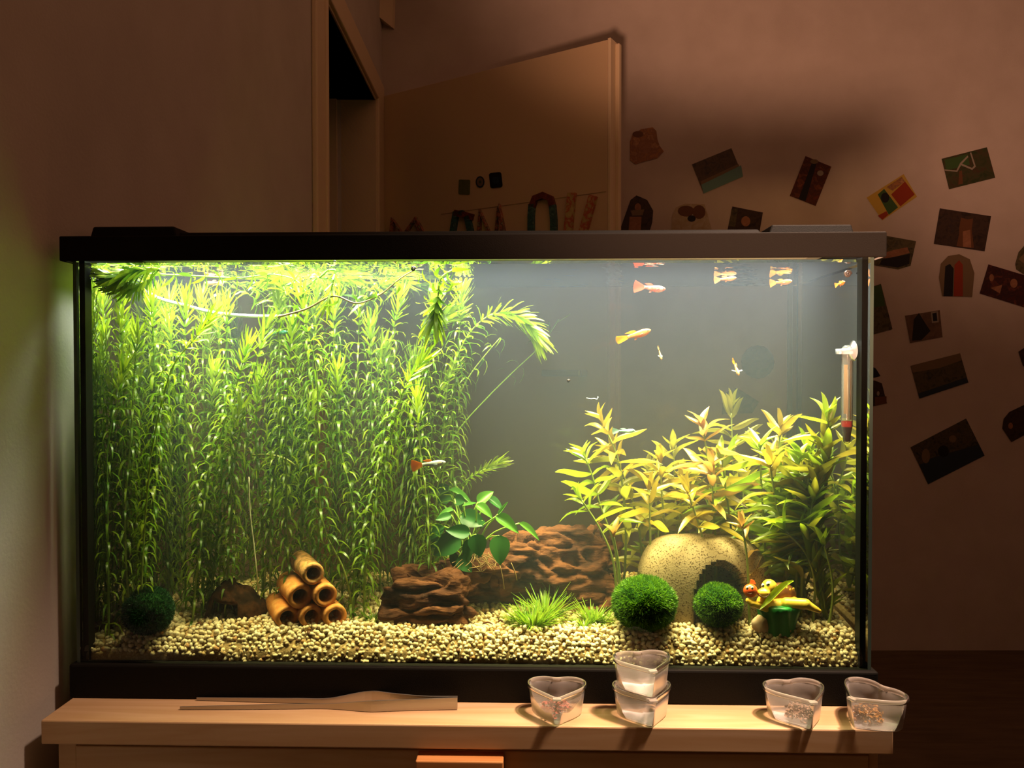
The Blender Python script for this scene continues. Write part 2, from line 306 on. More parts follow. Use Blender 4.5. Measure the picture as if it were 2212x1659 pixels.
flatprint('photo_print', [(1890, 505), (1979, 521), (1967, 574), (1940, 582), (1888, 573)], [mOlv, mSkin, mInk], 'dark group print half hidden behind the end of the hood', 'photo', GW, [([(1905, 548), (1930, 540), (1960, 534), (1965, 546), (1930, 556), (1905, 558)], 1), ([(1905, 560), (1966, 548), (1964, 570), (1940, 578), (1900, 572)], 2)])
flatprint('photo_print', [(2035, 640), (2028, 600), (2032, 570), (2048, 553), (2072, 549), (2095, 560), (2105, 590), (2100, 642)], [mSand, mInk, mRed], 'arched print of a couple in dark and red clothes', 'photo', GW, [([(2042, 575), (2052, 570), (2060, 580), (2058, 640), (2038, 640)], 1), ([(2062, 572), (2072, 562), (2080, 572), (2080, 640), (2060, 640)], 2)])
flatprint('photo_print', [(2135, 571), (2222, 597), (2212, 664), (2116, 634)], [mm('party', (.06, .012, .01), (.03, .01, .01), (.12, .03, .015)), mSkin], 'wine-red party print cut by the right picture edge', 'photo', GW, [(oval(2142, 600, 5, 8), 1), (oval(2190, 612, 8, 10), 1), ([(2140, 622), (2165, 615), (2160, 634)], 1)])
flatprint('photo_print', [(1870, 624), (1903, 613), (1928, 711), (1888, 722), (1872, 722)], [mOlv, mGrn], 'dark landscape print directly beside the right tank edge', 'photo', GW, [([(1880, 620), (1903, 615), (1912, 660), (1885, 665)], 1)])
flatprint('photo_print', [(1955, 682), (2030, 670), (2036, 728), (1966, 741)], [mm('warmgrey', (.16, .10, .06), (.10, .06, .04)), mInk, mWht], 'small print of a dark seated figure with a bright window', 'photo', GW, [([(1974, 690), (1985, 676), (2000, 700), (2010, 715), (1990, 735), (1970, 736)], 1), ([(2011, 674), (2026, 672), (2028, 696), (2013, 698)], 2), ([(2014, 677), (2023, 675), (2025, 693), (2016, 694)], 1)])
flatprint('photo_print', [(1967, 790), (2074, 763), (2092, 826), (1986, 861)], [mm('meadow', (.05, .05, .03), (.09, .075, .035), (.03, .035, .02)), mSand, mBlu], 'wide meadow print with pale yellow sky, second lowest on the wall', 'photo', GW, [([(1967, 790), (2074, 763), (2078, 778), (2030, 795), (1972, 805)], 1), ([(1984, 850), (2088, 815), (2092, 826), (1986, 861)], 2)])
flatprint('photo_print', [(1870, 820), (1890, 822), (1905, 828), (1913, 860), (1916, 871), (1888, 877), (1870, 877)], [mDkP, mBrn, mWht], 'dark rounded print mostly hidden behind the right tank edge', 'photo', GW, [([(1890, 858), (1915, 856), (1915, 871), (1890, 876)], 1), (oval(1897, 850, 3, 5), 2)])
flatprint('photo_print', [(1880, 790), (1892, 796), (1902, 812), (1888, 816), (1880, 816)], [mInk], 'black scrap of print peeking out beside the right tank edge', 'photo', GW)
flatprint('photo_print', [(1967, 966), (2087, 904), (2127, 984), (2005, 1046)], [mm('family', (.035, .04, .03), (.08, .065, .035), (.02, .025, .02)), mInk, mSand, mBlu], 'large dark family print, lowest on the wall', 'photo', GW, [([(1988, 1004), (2010, 990), (2115, 960), (2127, 984), (2005, 1046)], 3), (oval(2038, 975, 12, 13), 1), (oval(2000, 985, 9, 16), 2), (oval(2058, 948, 8, 8), 2)])
flatprint('photo_print', [(2165, 925), (2168, 905), (2180, 890), (2222, 870), (2222, 935), (2185, 955)], [mDkP, mSkin], 'round-cornered dark print cut by the right picture edge', 'photo', GW, [(oval(2183, 920, 5, 7), 1)])
flatprint('photo_print', [(2193, 570), (2200, 545), (2222, 520), (2222, 600), (2195, 582)], [mOlv, mSand], 'olive print sliver at the right edge above the party print', 'photo', GW, [([(2200, 560), (2215, 545), (2215, 572)], 1)])
flatprint('photo_print', [(2200, 760), (2222, 745), (2222, 795), (2210, 790)], [mDkP], 'dark print corner at the right edge beside the meadow print', 'photo', GW)
flatprint('photo_print', oval(1637, 782, 36, 36), [mDkP], 'dark round print dimly seen through the hazy tank', 'photo', GW)
flatprint('photo_print', [(1562, 850), (1590, 838), (1615, 852), (1640, 868), (1625, 892), (1560, 895)], [mDkP], 'dark cut-out print dimly seen through the tank below the round one', 'photo', GW)
GD = 'stickers on the door'
kw = dict(p0=A, n=dn)
flatprint('sticker', rr(1003, 404, 25, 32, 2, 3), [mm('moss', (.09, .12, .03), (.14, .15, .05))], 'square green sticker on the door', 'sticker', GD, **kw)
flatprint('sticker', rr(1071, 389, 27, 33, -6, 5), [mInk, mBlu], 'square black sticker on the door', 'sticker', GD, [(rr(1071, 389, 14, 14, -6, 3), 1)], **kw)
flatprint('sticker', oval(1037, 393, 9.8, 12.5), [mBlu, mSand, mGrn], 'round sticker with a pale centre and dark ring on the door', 'sticker', GD, [(oval(1037, 393, 7, 9.5), 1), (oval(1037, 393, 2.5, 3), 2)], **kw)
# standing letters along the door
def letter(paths, w, mats, label, t0=.0, th=.014):
    mb = MB()
    for path, closed, mi in paths:
        pts = [np.array(dpt(u, v, t0)) for u, v in path]; n = len(pts); rows = []
        zz = np.array([0, 0, 1.])
        for i in range(n):
            a = pts[(i-1) % n] if (closed or i > 0) else pts[i]; b = pts[(i+1) % n] if (closed or i < n-1) else pts[i]
            t = norm(b-a); s = norm(np.cross(dn, t))
            rows.append([pts[i]+s*w/2, pts[i]-s*w/2, pts[i]-s*w/2+dn*th, pts[i]+s*w/2+dn*th])
        v = [q for r_ in rows for q in r_]; f = []
        for i in range(n if closed else n-1):
            j = (i+1) % n
            f += [[4*i+k, 4*i+(k+1) % 4, 4*j+(k+1) % 4, 4*j+k] for k in range(4)]
        if not closed: f += [[0, 1, 2, 3], [4*n-1, 4*n-2, 4*n-3, 4*n-4]]
        mb.add(v, f, mi)
    tag(mb.build('letter', mats), label, 'letter', 'collage letters on the door')
mFlo = pmat('collage_flower', [(.50, .40, .16), (.42, .33, .13), (.40, .07, .04), (.50, .38, .15)], 55, dist=.3); mCol = pmat('collage_dark', [(.22, .05, .03), (.10, .03, .02), (.22, .05, .03)], 60); mColT = pmat('collage_teal', [(.05, .15, .13), (.03, .08, .08), (.10, .2, .16)], 50); mMix = pmat('collage_mixed', [(.35, .30, .18), (.08, .07, .05), (.38, .12, .06), (.30, .3, .2)], 70)
letter([([(846, 540), (852, 474), (874, 512), (900, 474), (934, 540)], False, 0)], .016, [mMix], 'speckled letter beside the hinge side of the door')
letter([([(975, 540), (988, 460), (1003, 462)], False, 1), ([(985, 461), (1010, 466), (1024, 470)], False, 0), ([(1012, 468), (1028, 540)], False, 1)], .020, [mCol, mColT], 'dark red and teal letter before the yellow letter')
letter([([(1036, 540), (1040, 458), (1072, 530), (1080, 447), (1096, 540)], False, 0)], .018, [mMix], 'yellow speckled letter with a slanting stroke')
letter([([(1150, 540), (1150, 470), (1152, 442)], False, 1), ([(1152, 448), (1158, 430), (1176, 423), (1192, 430), (1196, 446)], False, 0), ([(1196, 444), (1199, 480), (1199, 540)], False, 1)], .020, [mCol, mColT], 'tall arched letter, dark red on top with teal sides')
letter([([(1238, 418), (1226, 540), (1246, 560), (1284, 424)], False, 0)], .026, [mFlo], 'flower-speckled yellow letter with two raised strokes')
# ================================================================== cabinet
CXL, CXR, CF, CTH = -.4023, .3968, -.0544, .0232
cab = thing('cabinet', 'pale pine cabinet with overhanging top carrying the aquarium', 'cabinet', (0, .1, 0))
box('top', mWood, CXL, CXR, CF, .27, ZT-CTH, ZT, cab, bev=.0015)
bz = ZT-CTH-.004; bf = CF+.012
xl, xr = P(126, 1640, bf)[0], P(1897, 1650, bf)[0]
box('side_panel', mWood, xl, xl+.018, bf, .26, 0, bz, cab, bev=.001); box('side_panel', mWood, xr-.009, xr, bf, .26, 0, bz, cab, bev=.001)
box('back_panel', mWood, xl+.018, xr-.009, .25, .26, 0, bz, cab)
box('gap_shade_rail', mDark, xl, xr, bf+.012, .25, bz-.006, bz+.004, cab)  # rail coloured dark to draw the shadow in the gap below the top
dr = box('drawer', mWood, xl+.0185, xr-.0095, bf-.002, bf+.018, bz-.18, bz-.002, cab, bev=.001)
x0, x1 = P(905, 1650, bf)[0], P(1089, 1650, bf)[0]; hz = P(1000, 1643, bf-.02)[2]
box('handle', mWood2, x0, x1, bf-.022, bf-.002, hz-.03, hz, dr, bev=.0012)
box('door', mWood, xl+.0185, (xl+xr)/2-.001, bf-.002, bf+.018, .04, bz-.183, cab, bev=.001); box('door', mWood, (xl+xr)/2+.001, xr-.0095, bf-.002, bf+.018, .04, bz-.183, cab, bev=.001)
# ================================================================== aquarium
TD = .232                                         # tank depth
tank = thing('aquarium', 'black framed glass aquarium filled with plants and fish', 'aquarium', (0, TD/2, ZT))
bt = .7192; lb = 1.1262                           # base frame top, hood underside
fr = MB(); 
fr.box(-.405, .405, -.006, .010, ZT, bt).box(-.405, .405, TD-.01, TD+.006, ZT, bt).box(-.405, -.389, .010, TD-.01, ZT, bt).box(.389, .405, .010, TD-.01, ZT, bt)
fr.build('base_frame', mBlack, tank, bev=.002)
g0, g1 = bt-.004, lb+.004
def pane(name, x0, x1, y0, y1, z0, z1, outer):   # outer: face index looking to dry air
    mb = MB().box(x0, x1, y0, y1, z0, z1); mb.mi = [1 if i == outer else 0 for i in range(6)]
    for i in range(6):
        if name == 'side_pane' and i == 2: mb.mi[i] = 2
    return mb.build(name, [mGlassIn, mGlassOut, mEdge], tank)
pane('front_pane', -.3965, .3965, 0, .004, g0, g1, 2); pane('back_pane', -.3965, .3965, TD-.004, TD, g0, g1, 3)
pane('side_pane', -.4, -.3965, 0, TD, g0, g1, 4); pane('side_pane', .3965, .4, 0, TD, g0, g1, 5)
box('bottom_pane', mGlassIn, -.3965, .3965, .004, TD-.004, bt-.010, bt-.006, tank)
for s in (-1, 1):
    a, b = sorted((s*.3905, s*.3964)); box('seal', mSil, a, b, .0045, .016, bt, lb+.002, tank)
    a, b = sorted((s*.3915, s*.3964)); box('seal', mSil, a, b, TD-.010, TD-.0045, bt, lb+.002, tank)
# hood
hood = thing('hood', 'black plastic aquarium hood with raised flaps lying on the tank rim', 'aquarium hood', (0, TD/2, lb))
ht = 1.1512; hy0, hy1, hx = -.009, TD+.009, .4085
def shell(x, y0, y1, z0, z1, th):
    mb = MB(); mb.box(-x, x, y0, y0+th, z0, z1).box(-x, x, y1-th, y1, z0, z1).box(-x, -x+th, y0+th, y1-th, z0, z1).box(x-th, x, y0+th, y1-th, z0, z1).box(-x+th, x-th, y0+th, y1-th, z1-th, z1); return mb
mInner = M('hood_inside', (.32, .33, .32), .6, .2)
ov = [(-hx, hy0), (hx, hy0), (hx, hy1), (-hx, hy1)]
inn = [(-hx+.003, hy0+.003), (hx-.003, hy0+.003), (hx-.003, hy1-.003), (-hx+.003, hy1-.003)]
v = [(x, y, lb) for x, y in ov]+[(x, y, ht) for x, y in ov]+[(x, y, lb) for x, y in inn]+[(x, y, ht-.003) for x, y in inn]
f = [[i, (i+1) % 4, 4+(i+1) % 4, 4+i] for i in range(4)]+[[4, 5, 6, 7]]+[[8+(i+1) % 4, 8+i, 12+i, 12+(i+1) % 4] for i in range(4)]+[[15, 14, 13, 12]]+[[(i+1) % 4, i, 8+i, 8+(i+1) % 4] for i in range(4)]
o = mk('lid', v, f, [mBlack, mInner], hood, False, [0]*5+[1]*5+[0]*4); b = o.modifiers.new('b', 'BEVEL'); b.width = .003; b.segments = 3; b.limit_method = 'ANGLE'
def rz(u, v, Y): return P(u, v, Y)
pA = rz(207, 497, .05); pB = rz(1645, 493, .05); zt = pB[2]
mb = MB().add([(pA[0]-.004, .045, ht), (pB[0]+.006, .045, ht), (pB[0]+.006, TD-.02, ht), (pA[0]-.004, TD-.02, ht), (pA[0], .055, zt), (pB[0]-.002, .055, zt), (pB[0]-.002, TD-.03, zt), (pA[0], TD-.03, zt)],
     [(0, 1, 5, 4), (1, 2, 6, 5), (2, 3, 7, 6), (3, 0, 4, 7), (4, 5, 6, 7), (3, 2, 1, 0)])
mb.build('raised_panel', mBlack, hood, bev=.0015)
q0, q1 = rz(205, 491, .05), rz(380, 491, .05)
MB().add([(q0[0]-.002, .04, ht), (q1[0]+.008, .04, ht), (q1[0]+.008, .14, ht), (q0[0]-.002, .14, ht), (q0[0], .046, q0[2]), (q1[0], .046, q0[2]), (q1[0], .135, q0[2]), (q0[0], .135, q0[2])],
     [(0, 1, 5, 4), (1, 2, 6, 5), (2, 3, 7, 6), (3, 0, 4, 7), (4, 5, 6, 7), (3, 2, 1, 0)]).build('feeding_flap', mBlack, hood, bev=.002)
q0, q1 = rz(1665, 487, .04), rz(1836, 487, .04)
ha = MB().add([(q0[0]-.007, .03, ht), (q1[0]+.002, .03, ht), (q1[0]+.002, .14, ht), (q0[0]-.007, .14, ht), (q0[0], .036, q0[2]), (q1[0], .036, q0[2]), (q1[0], .135, q0[2]), (q0[0], .135, q0[2])],
     [(0, 1, 5, 4), (1, 2, 6, 5), (2, 3, 7, 6), (3, 0, 4, 7), (4, 5, 6, 7), (3, 2, 1, 0)]).build('hatch', mBlack, hood, bev=.0015)
for u in (1697, 1804):
    q = rz(u, 486, .06); v, f = ellip((q[0], .06, q0[2]), (.0055, .004, .003), 2); mk('knob', v, f, mBlack, ha)
mb = MB(); 
mb.box(-.4062, -.4015, 0, TD, lb+.0015, ht-.0035).box(.4015, .4062, 0, TD, lb+.0015, ht-.0035).box(-.4015, .4015, -.0055, -.0015, lb+.0015, ht-.0035).box(-.4015, .4015, TD+.0015, TD+.0055, lb+.0015, ht-.0035); mb.build('light_block_collar', mBlack, hood)  # unseen collar added to stop lamp light leaking past the pane tops
box('light_bar', M('white_plastic', (.7, .7, .7), .4), -.385, .385, .012, .145, ht-.0036, ht-.003, hood)
# water with haze
m, t, N, L = newmat('tank_water'); o = N('ShaderNodeOutputMaterial'); tc = N('ShaderNodeNewGeometry'); sx = N('ShaderNodeSeparateXYZ'); L(tc.outputs['True Normal'], sx.inputs[0])
ab = N('ShaderNodeMath'); ab.operation = 'ABSOLUTE'; L(sx.outputs[2], ab.inputs[0]); gt = N('ShaderNodeMath'); gt.operation = 'GREATER_THAN'; gt.inputs[1].default_value = .6; L(ab.outputs[0], gt.inputs[0])
fr_ = N('ShaderNodeFresnel'); fr_.inputs[0].default_value = 1.33; mu = N('ShaderNodeMath'); mu.operation = 'MULTIPLY'; L(fr_.outputs[0], mu.inputs[0]); L(gt.outputs[0], mu.inputs[1])
tr = N('ShaderNodeBsdfTransparent'); gl = N('ShaderNodeBsdfGlossy'); gl.inputs['Roughness'].default_value = 0.0; ms = N('ShaderNodeMixShader'); L(mu.outputs[0], ms.inputs[0]); L(tr.outputs[0], ms.inputs[1]); L(gl.outputs[0], ms.inputs[2]); L(ms.outputs[0], o.inputs[0])
vs = N('ShaderNodeVolumeScatter'); vs.inputs['Color'].default_value = (.72, .84, 1, 1); vs.inputs['Density'].default_value = .33; vs.inputs['Anisotropy'].default_value = .25
va = N('ShaderNodeVolumeAbsorption'); va.inputs['Color'].default_value = (.93, .80, .0, 1); va.inputs['Density'].default_value = 2.5
ad = N('ShaderNodeAddShader'); L(vs.outputs[0], ad.inputs[0]); L(va.outputs[0], ad.inputs[1]); L(ad.outputs[0], o.inputs['Volume']); mWater = m
nx, ny = 120, 36; xs = np.linspace(-.396, .396, nx); ys = np.linspace(.0045, TD-.0045, ny)
v = [(x, y, WZ+.00025*nz((x*40, y*40, 0))+.0002*nz((x*120, y*120, 3))+(.0018*math.exp(-min(y-.0045, TD-.0045-y)/.0015))) for y in ys for x in xs]
f = [[j*nx+i, j*nx+i+1, (j+1)*nx+i+1, (j+1)*nx+i] for j in range(ny-1) for i in range(nx-1)]
k = len(v); zb = bt-.0055
edge = [(0*nx+i) for i in range(nx)]+[j*nx+nx-1 for j in range(1, ny)]+[(ny-1)*nx+i for i in range(nx-2, -1, -1)]+[j*nx for j in range(ny-2, 0, -1)]
v += [(v[i][0], v[i][1], zb) for i in edge]; n = len(edge)
f += [[edge[i], k+i, k+(i+1) % n, edge[(i+1) % n]] for i in range(n)]+[[k+i for i in range(n)][::-1]]
tag(mk('tank_water', v, f, mWater, None, False), 'slightly hazy water filling the glass aquarium', 'water', kind='stuff')
# ================================================================== gravel
def gh(x, y):                                     # gravel surface height
    u = (x+.4)/.8
    h = np.interp(u, [0, .05, .12, .2, .35, .5, .62, .7, .8, .9, 1], [.740, .742, .746, .7505, .7515, .7500, .7485, .747, .7475, .7495, .7515])
    b = max(0, (y-.02)/.2)
    h += b*np.interp(u, [0, .2, .4, .6, .8, 1], [.004, .004, .002, .0, .012, .022])
    h += .0022*nz((x*16, y*16, 1.3))+.0012*nz((x*45, y*45, 4.1))
    h -= .006*math.exp(-((x+.375)/.02)**2-((y-.03)/.03)**2)
    q = min(1, max(0, (y-.005)/.020)); lo = bt+.003; return float(lo+(h-lo)*q**.62)
def gz(u, v, y=None):                             # point on the gravel seen at a pixel
    z = .75
    for _ in range(4): q = G(u, v, z); z = gh(q[0], q[1])
    return np.array([q[0], q[1], z])
nx, ny = 110, 30; xs = np.linspace(-.3955, .3955, nx); ys = np.r_[np.linspace(.0085, .03, 9), np.linspace(.036, TD-.0055, ny-9)]
v = [(x, y, gh(x, y)-.0035) for y in ys for x in xs]; k = len(v)
f = [[j*nx+i, j*nx+i+1, (j+1)*nx+i+1, (j+1)*nx+i] for j in range(ny-1) for i in range(nx-1)]
edge = list(range(nx))+[j*nx+nx-1 for j in range(1, ny)]+[(ny-1)*nx+i for i in range(nx-2, -1, -1)]+[j*nx for j in range(ny-2, 0, -1)]
v += [(v[i][0], v[i][1], bt-.0045) for i in edge]; n = len(edge); f += [[edge[i], k+i, k+(i+1) % n, edge[(i+1) % n]] for i in range(n)]
mSandB = M('substrate', (.42, .30, .14), .9, .1, cols=[(.46, .33, .16), (.34, .22, .09), (.52, .39, .20)], scale=220, bump=.4, bscale=500)
def pebmat():
    m, t, N, L = newmat('pebble_stone'); o = N('ShaderNodeOutputMaterial'); b = N('ShaderNodeBsdfPrincipled'); L(b.outputs[0], o.inputs[0]); b.inputs['Roughness'].default_value = .6; b.inputs['Specular IOR Level'].default_value = .2
    a = N('ShaderNodeAttribute'); a.attribute_name = 'tint'; r = N('ShaderNodeValToRGB'); el = r.color_ramp.elements
    cs = [(0, (.80, .66, .40)), (.5, (.84, .73, .50)), (.8, (.70, .55, .32)), (.9, (.58, .39, .18)), (.965, (.55, .30, .12)), (.985, (.16, .08, .04))]
    while len(el) < len(cs): el.new(.5)
    for i, (p, q) in enumerate(cs): el[i].position = p; el[i].color = rgba(q)
    r.color_ramp.interpolation = 'CONSTANT'; L(a.outputs['Fac'], r.inputs[0])
    tc = N('ShaderNodeTexCoord'); n = N('ShaderNodeTexNoise'); n.inputs['Scale'].default_value = 180; L(tc.outputs['Object'], n.inputs['Vector'])
    mx = N('ShaderNodeMix'); mx.data_type = 'RGBA'; mx.blend_type = 'MULTIPLY'; mx.inputs[0].default_value = .35; L(r.outputs[0], mx.inputs[6]); L(n.outputs[0], mx.inputs[7]); L(mx.outputs[2], b.inputs['Base Color']); return m
mPeb = pebmat()
grav = mk('gravel', v, f, mSandB); tag(grav, 'cream gravel bed covering the aquarium bottom', 'gravel', kind='stuff')
iv, jf = ICO[1]
PV = []
for s in range(8):
    vv = iv*np.array([1, rng.uniform(.7, .95), rng.uniform(.6, .85)])
    vv = np.array([q*(1+.42*nz(q, 1.1, s*5.1)+.22*nz(q, 2.3, s*3.)) for q in vv]); PV.append(vv)
def rrot():
    q = rng.normal(size=4); q /= np.linalg.norm(q); return np.array(Matrix(Vector((0, 0, 0)).to_tuple() and ((1, 0, 0), (0, 1, 0), (0, 0, 1)))) if False else np.array(__import__('mathutils').Quaternion(q).to_matrix())
pos = []
for x in np.arange(-.392, .392, .0050):
    for y in np.arange(.017, TD-.008, .0050):
        px = x+rng.uniform(-.0025, .0025); py = y+rng.uniform(-.0025, .0025); pos.append((px, py, gh(px, py)-.001+rng.uniform(-.001, .0012), rng.uniform(.0023, .0039)))
front = []
for x in np.arange(-.393, .393, .0041):
    top = gh(x, .026); low = bt+.001+.004*max(0, math.sin(x*14+1))+(.006 if x < -.25 else 0)
    for z in np.arange(low, top, .0036):
        front.append((x+rng.uniform(-.0025, .0025), .0082+.016*max(0, min(1, (z-low)/(top-low)))**1.6+rng.uniform(0, .0012), z+rng.uniform(-.0015, .0015), rng.uniform(.0024, .0038)))
front.sort(key=lambda q: -q[3]-.0012*(q[0] > .0)); own, rest = front[:300], front[300:]+pos
V = []; Fa = []; At = []; nb = len(iv)
for i, (x, y, z, r) in enumerate(rest):
    V.append(PV[i % 8]@rrot().T*r+np.array([x, max(y, .0056+r*.8), z])); Fa.append(jf+i*nb); At.append(np.full(nb, rng.random()**1.1))
o = mk('pebbles', np.concatenate(V), np.concatenate(Fa), mPeb, grav, True, attr=np.concatenate(At)); o['kind'] = 'stuff'
pm = []
for s in range(12):
    m = bpy.data.meshes.new('pebble'); m.from_pydata(PV[s % 8].tolist(), [], jf.tolist()); m.materials.append(mPeb); m.polygons.foreach_set('use_smooth', np.ones(len(m.polygons), dtype=bool))
    a = m.attributes.new('tint', 'FLOAT', 'POINT'); a.data.foreach_set('value', np.full(nb, [.1, .6, .3, .82, .55, .2, .7, .88, .4, .52, .65, .95][s], dtype=np.float32)); pm.append(m)
for i, (x, y, z, r) in enumerate(own):
    o = bpy.data.objects.new('pebble', pm[i % 12 if i % 24 < 23 else 3]); link(o, grav)
    o.matrix_local = Matrix.Translation(Vector((x, max(y, .0056+r*.9), z))-Vector(grav.location))@__import__('mathutils').Quaternion(rng.normal(size=4)).normalized().to_matrix().to_4x4()@Matrix.Scale(r, 4)
# ================================================================== waterweed
mWeed = leafmat('waterweed_leaf', (.075, .20, .005), (.32, .43, .013), .5, .03)
mStem = leafmat('waterweed_stem', (.30, .52, .07), (.45, .50, .10), .3, .05); mStemR = leafmat('waterweed_stem_red', (.34, .26, .08), (.40, .30, .1), .3, .05)
def whorl_leaves(path, step, L0, w0, k=5, tip=True, rise=.62, droop=.98, skip=0, dense=.055, tiplen=None, jitter=.14):
    """leaves of one stem as numpy arrays; path = dense polyline from base to tip"""
    d = np.r_[0, np.cumsum(np.linalg.norm(np.diff(path, axis=0), axis=1))]; LT = d[-1]; s = 0.01*LT; V = []; Fa = []; At = []; nf = 0
    T = np.gradient(path, axis=0); T /= np.linalg.norm(T, axis=1)[:, None]; ph = rng.uniform(0, 6.28)
    while s < LT:
        e = LT-s
        p = np.array([np.interp(s, d, path[:, a]) for a in range(3)]); t = norm(np.array([np.interp(s, d, T[:, a]) for a in range(3)]))
        near = tip and e < dense
        a = np.array([0, 1., 0]) if abs(t[1]) < .8 else np.array([1., 0, 0]); u = norm(np.cross(t, a)); wv = np.cross(t, u); ph += .65
        kk = k+(2 if near else 0)
        for i in range(kk):
            if rng.random() < skip+(.45*(1-s/(.3*LT)) if s < .3*LT and tip else 0): continue
            an = ph+2*math.pi*i/kk+rng.normal()*.09; od = u*math.cos(an)+wv*math.sin(an); sd = np.cross(t, od)
            q = e/dense if near else 1.
            ll = L0*rng.uniform(1-jitter, 1+jitter*.6)*(.55+.45*q if near else 1.); up = rise+(1.0-q)*1.1 if near else rise*rng.uniform(.8, 1.2); dr = droop*rng.uniform(.8, 1.2)*(q if near else 1)
            tw = rng.normal()*.2; ss = np.array([0, .3, .62, .86, 1.0]); wd = np.array([.55, 1.0, .9, .55, .08])*w0*rng.uniform(.8, 1.2)
            grav_ = np.array([0, 0, -1.])*.12
            rows = []
            for z, b in zip(ss, wd):
                c = p+ll*(od*(z*(1-.28*z*z))+t*(up*z-dr*z*z)+grav_*z*z*.5)
                wdir = norm(sd*math.cos(tw*z)+t*math.sin(tw*z)); rows += [c-wdir*b/2, c+wdir*b/2]
            n0 = len(V); V += rows
            for j in range(4): Fa.append([n0+2*j, n0+2*j+1, n0+2*j+3, n0+2*j+2])
            tv = min(1, max(0, .35+.25*rng.normal()+(.45*(1-q) if near else 0))); At += [tv]*10
        s += step*(0.45+.55*(e/dense)) if near else step*rng.uniform(.85, 1.15)
    return V, Fa, At
CW = 'waterweed stems of the left thicket'
def weed(pts, label, step=.0110, L0=.019, w0=.0021, r=.0011, group=CW, red=False, root=True, name='waterweed', **k):
    p = spline([np.array(q) for q in pts], max(16, len(pts)*7)); p[:, 2] = np.minimum(p[:, 2], WZ-.003)
    for q in p:
        q[0] = min(.384, max(-.384, q[0])); q[1] = min(TD-.012, max(.012, q[1]))
    o = thing(name, label, 'water plant', p[0], group)
    vv, ff = tube(p, np.linspace(r*1.15, r*.6, len(p)), 5); mk('stem', vv, ff, mStemR if red else mStem, o, attr=np.full(len(vv), rng.random()))
    vv, ff, at = whorl_leaves(p, step, L0*1.28, w0*1.12, **k)
    vv = np.array(vv); vv[:, 2] = np.minimum(vv[:, 2], WZ-.0015-.0012*rng.random(len(vv))); vv[:, 1] = np.clip(vv[:, 1], .0075, TD-.007); vv[:, 0] = np.clip(vv[:, 0], -.3885, .3885)
    m = mk('leaves', vv, ff, mWeed, o, attr=at); m['kind'] = 'stuff'; return o
def wp(px, y0, y1=None, dive=True):
    n = len(px); y1 = y0 if y1 is None else y1; out = [P(u, v, y0+(y1-y0)*i/max(1, n-1)) for i, (u, v) in enumerate(px)]
    if dive:
        b = out[0]; b[2] = gh(b[0], b[1])-.004; out[0] = b
    return out
LW_ = dict()
weed(wp([(312, 1290), (318, 1190), (332, 1100), (338, 1000), (338, 900), (332, 760), (326, 645)], .05), 'tall pale waterweed stem rising behind the dark moss ball, right of two', w0=.0024)
weed(wp([(282, 1300), (270, 1150), (273, 1050), (281, 960), (286, 880), (291, 790), (300, 715)], .045), 'tall pale waterweed stem rising behind the dark moss ball, left of two', w0=.0024)
weed(wp([(415, 1320), (422, 1265), (434, 1170), (440, 1080), (455, 1000), (476, 940), (505, 850), (535, 745)], .05), 'waterweed stem with bare lower half left of the coconut shell', w0=.0024)
weed(wp([(300, 1290), (315, 1100), (330, 960), (352, 860), (380, 780), (415, 738), (452, 690)], .02), 'leaning waterweed stem with a dense bright tip near the front glass', L0=.017)
weed(wp([(470, 1290), (480, 1150), (505, 1000), (528, 890), (550, 800), (577, 700)], .07), 'waterweed stem ending in a broad bright green tip', L0=.021, w0=.0026)
weed(wp([(765, 1290), (742, 1230), (703, 1150), (688, 1060), (685, 990), (686, 900), (684, 805), (664, 715), (650, 640)], .055), 'long waterweed stem passing right of the clay tubes', L0=.021, w0=.0024)
weed(wp([(786, 1300), (789, 1225), (799, 1150), (814, 1072), (836, 975), (854, 905), (880, 825), (914, 778)], .05), 'bright waterweed stem left of the orange tailed guppy', L0=.021, w0=.0024, step=.0088)
weed(wp([(765, 1280), (790, 1150), (812, 1020), (834, 900), (840, 810), (846, 735), (864, 640)], .09), 'upright waterweed stem with a spiky yellow-green tip', L0=.019, step=.0088)
weed(wp([(935, 1250), (945, 1050), (958, 940), (968, 830), (990, 765), (1022, 710), (1062, 680), (1108, 680), (1140, 700), (1163, 735)], .10), 'arching waterweed stem bending over into the open water', L0=.023, step=.0085, w0=.0026, droop=.5, dense=.09)
weed(wp([(880, 1260), (880, 1000), (900, 820), (915, 755), (930, 715), (965, 685)], .12), 'bushy tipped waterweed stem left of the arching one', L0=.027, w0=.0034, dense=.06, step=.0085)
weed(wp([(945, 1230), (955, 1040), (975, 900), (1012, 815), (1050, 765), (1080, 730)], .16), 'thin sparsely leaved waterweed stem beneath the arching one', step=.016, k=3, tip=False)
weed(wp([(900, 1150), (965, 970), (990, 930), (1050, 862), (1110, 802), (1172, 742), (1207, 690)], .205), 'bare slanting waterweed stem with a hazy tufted tip', step=.02, k=3, skip=.45, r=.0011, dense=.035, L0=.02)
weed(wp([(955, 1230), (975, 1100), (998, 1045), (1032, 1022), (1080, 998)], .14), 'short leaning waterweed sprig above the broad-leaved plant', L0=.015, step=.007, w0=.002)
weed(wp([(470, 1260), (504, 1198), (542, 1160), (595, 1094), (628, 1048), (662, 1010)], .10), 'waterweed sprig leaning right above the coconut shell', L0=.02, dense=.04)
weed(wp([(205, 1290), (212, 1100), (215, 900), (228, 745), (257, 630)], .06), 'thin waterweed stem beside the left glass reaching the surface')
weed(wp([(215, 1280), (225, 1100), (240, 920), (255, 860), (268, 790)], .03), 'short waterweed stem beside the left glass with a pointed tip')
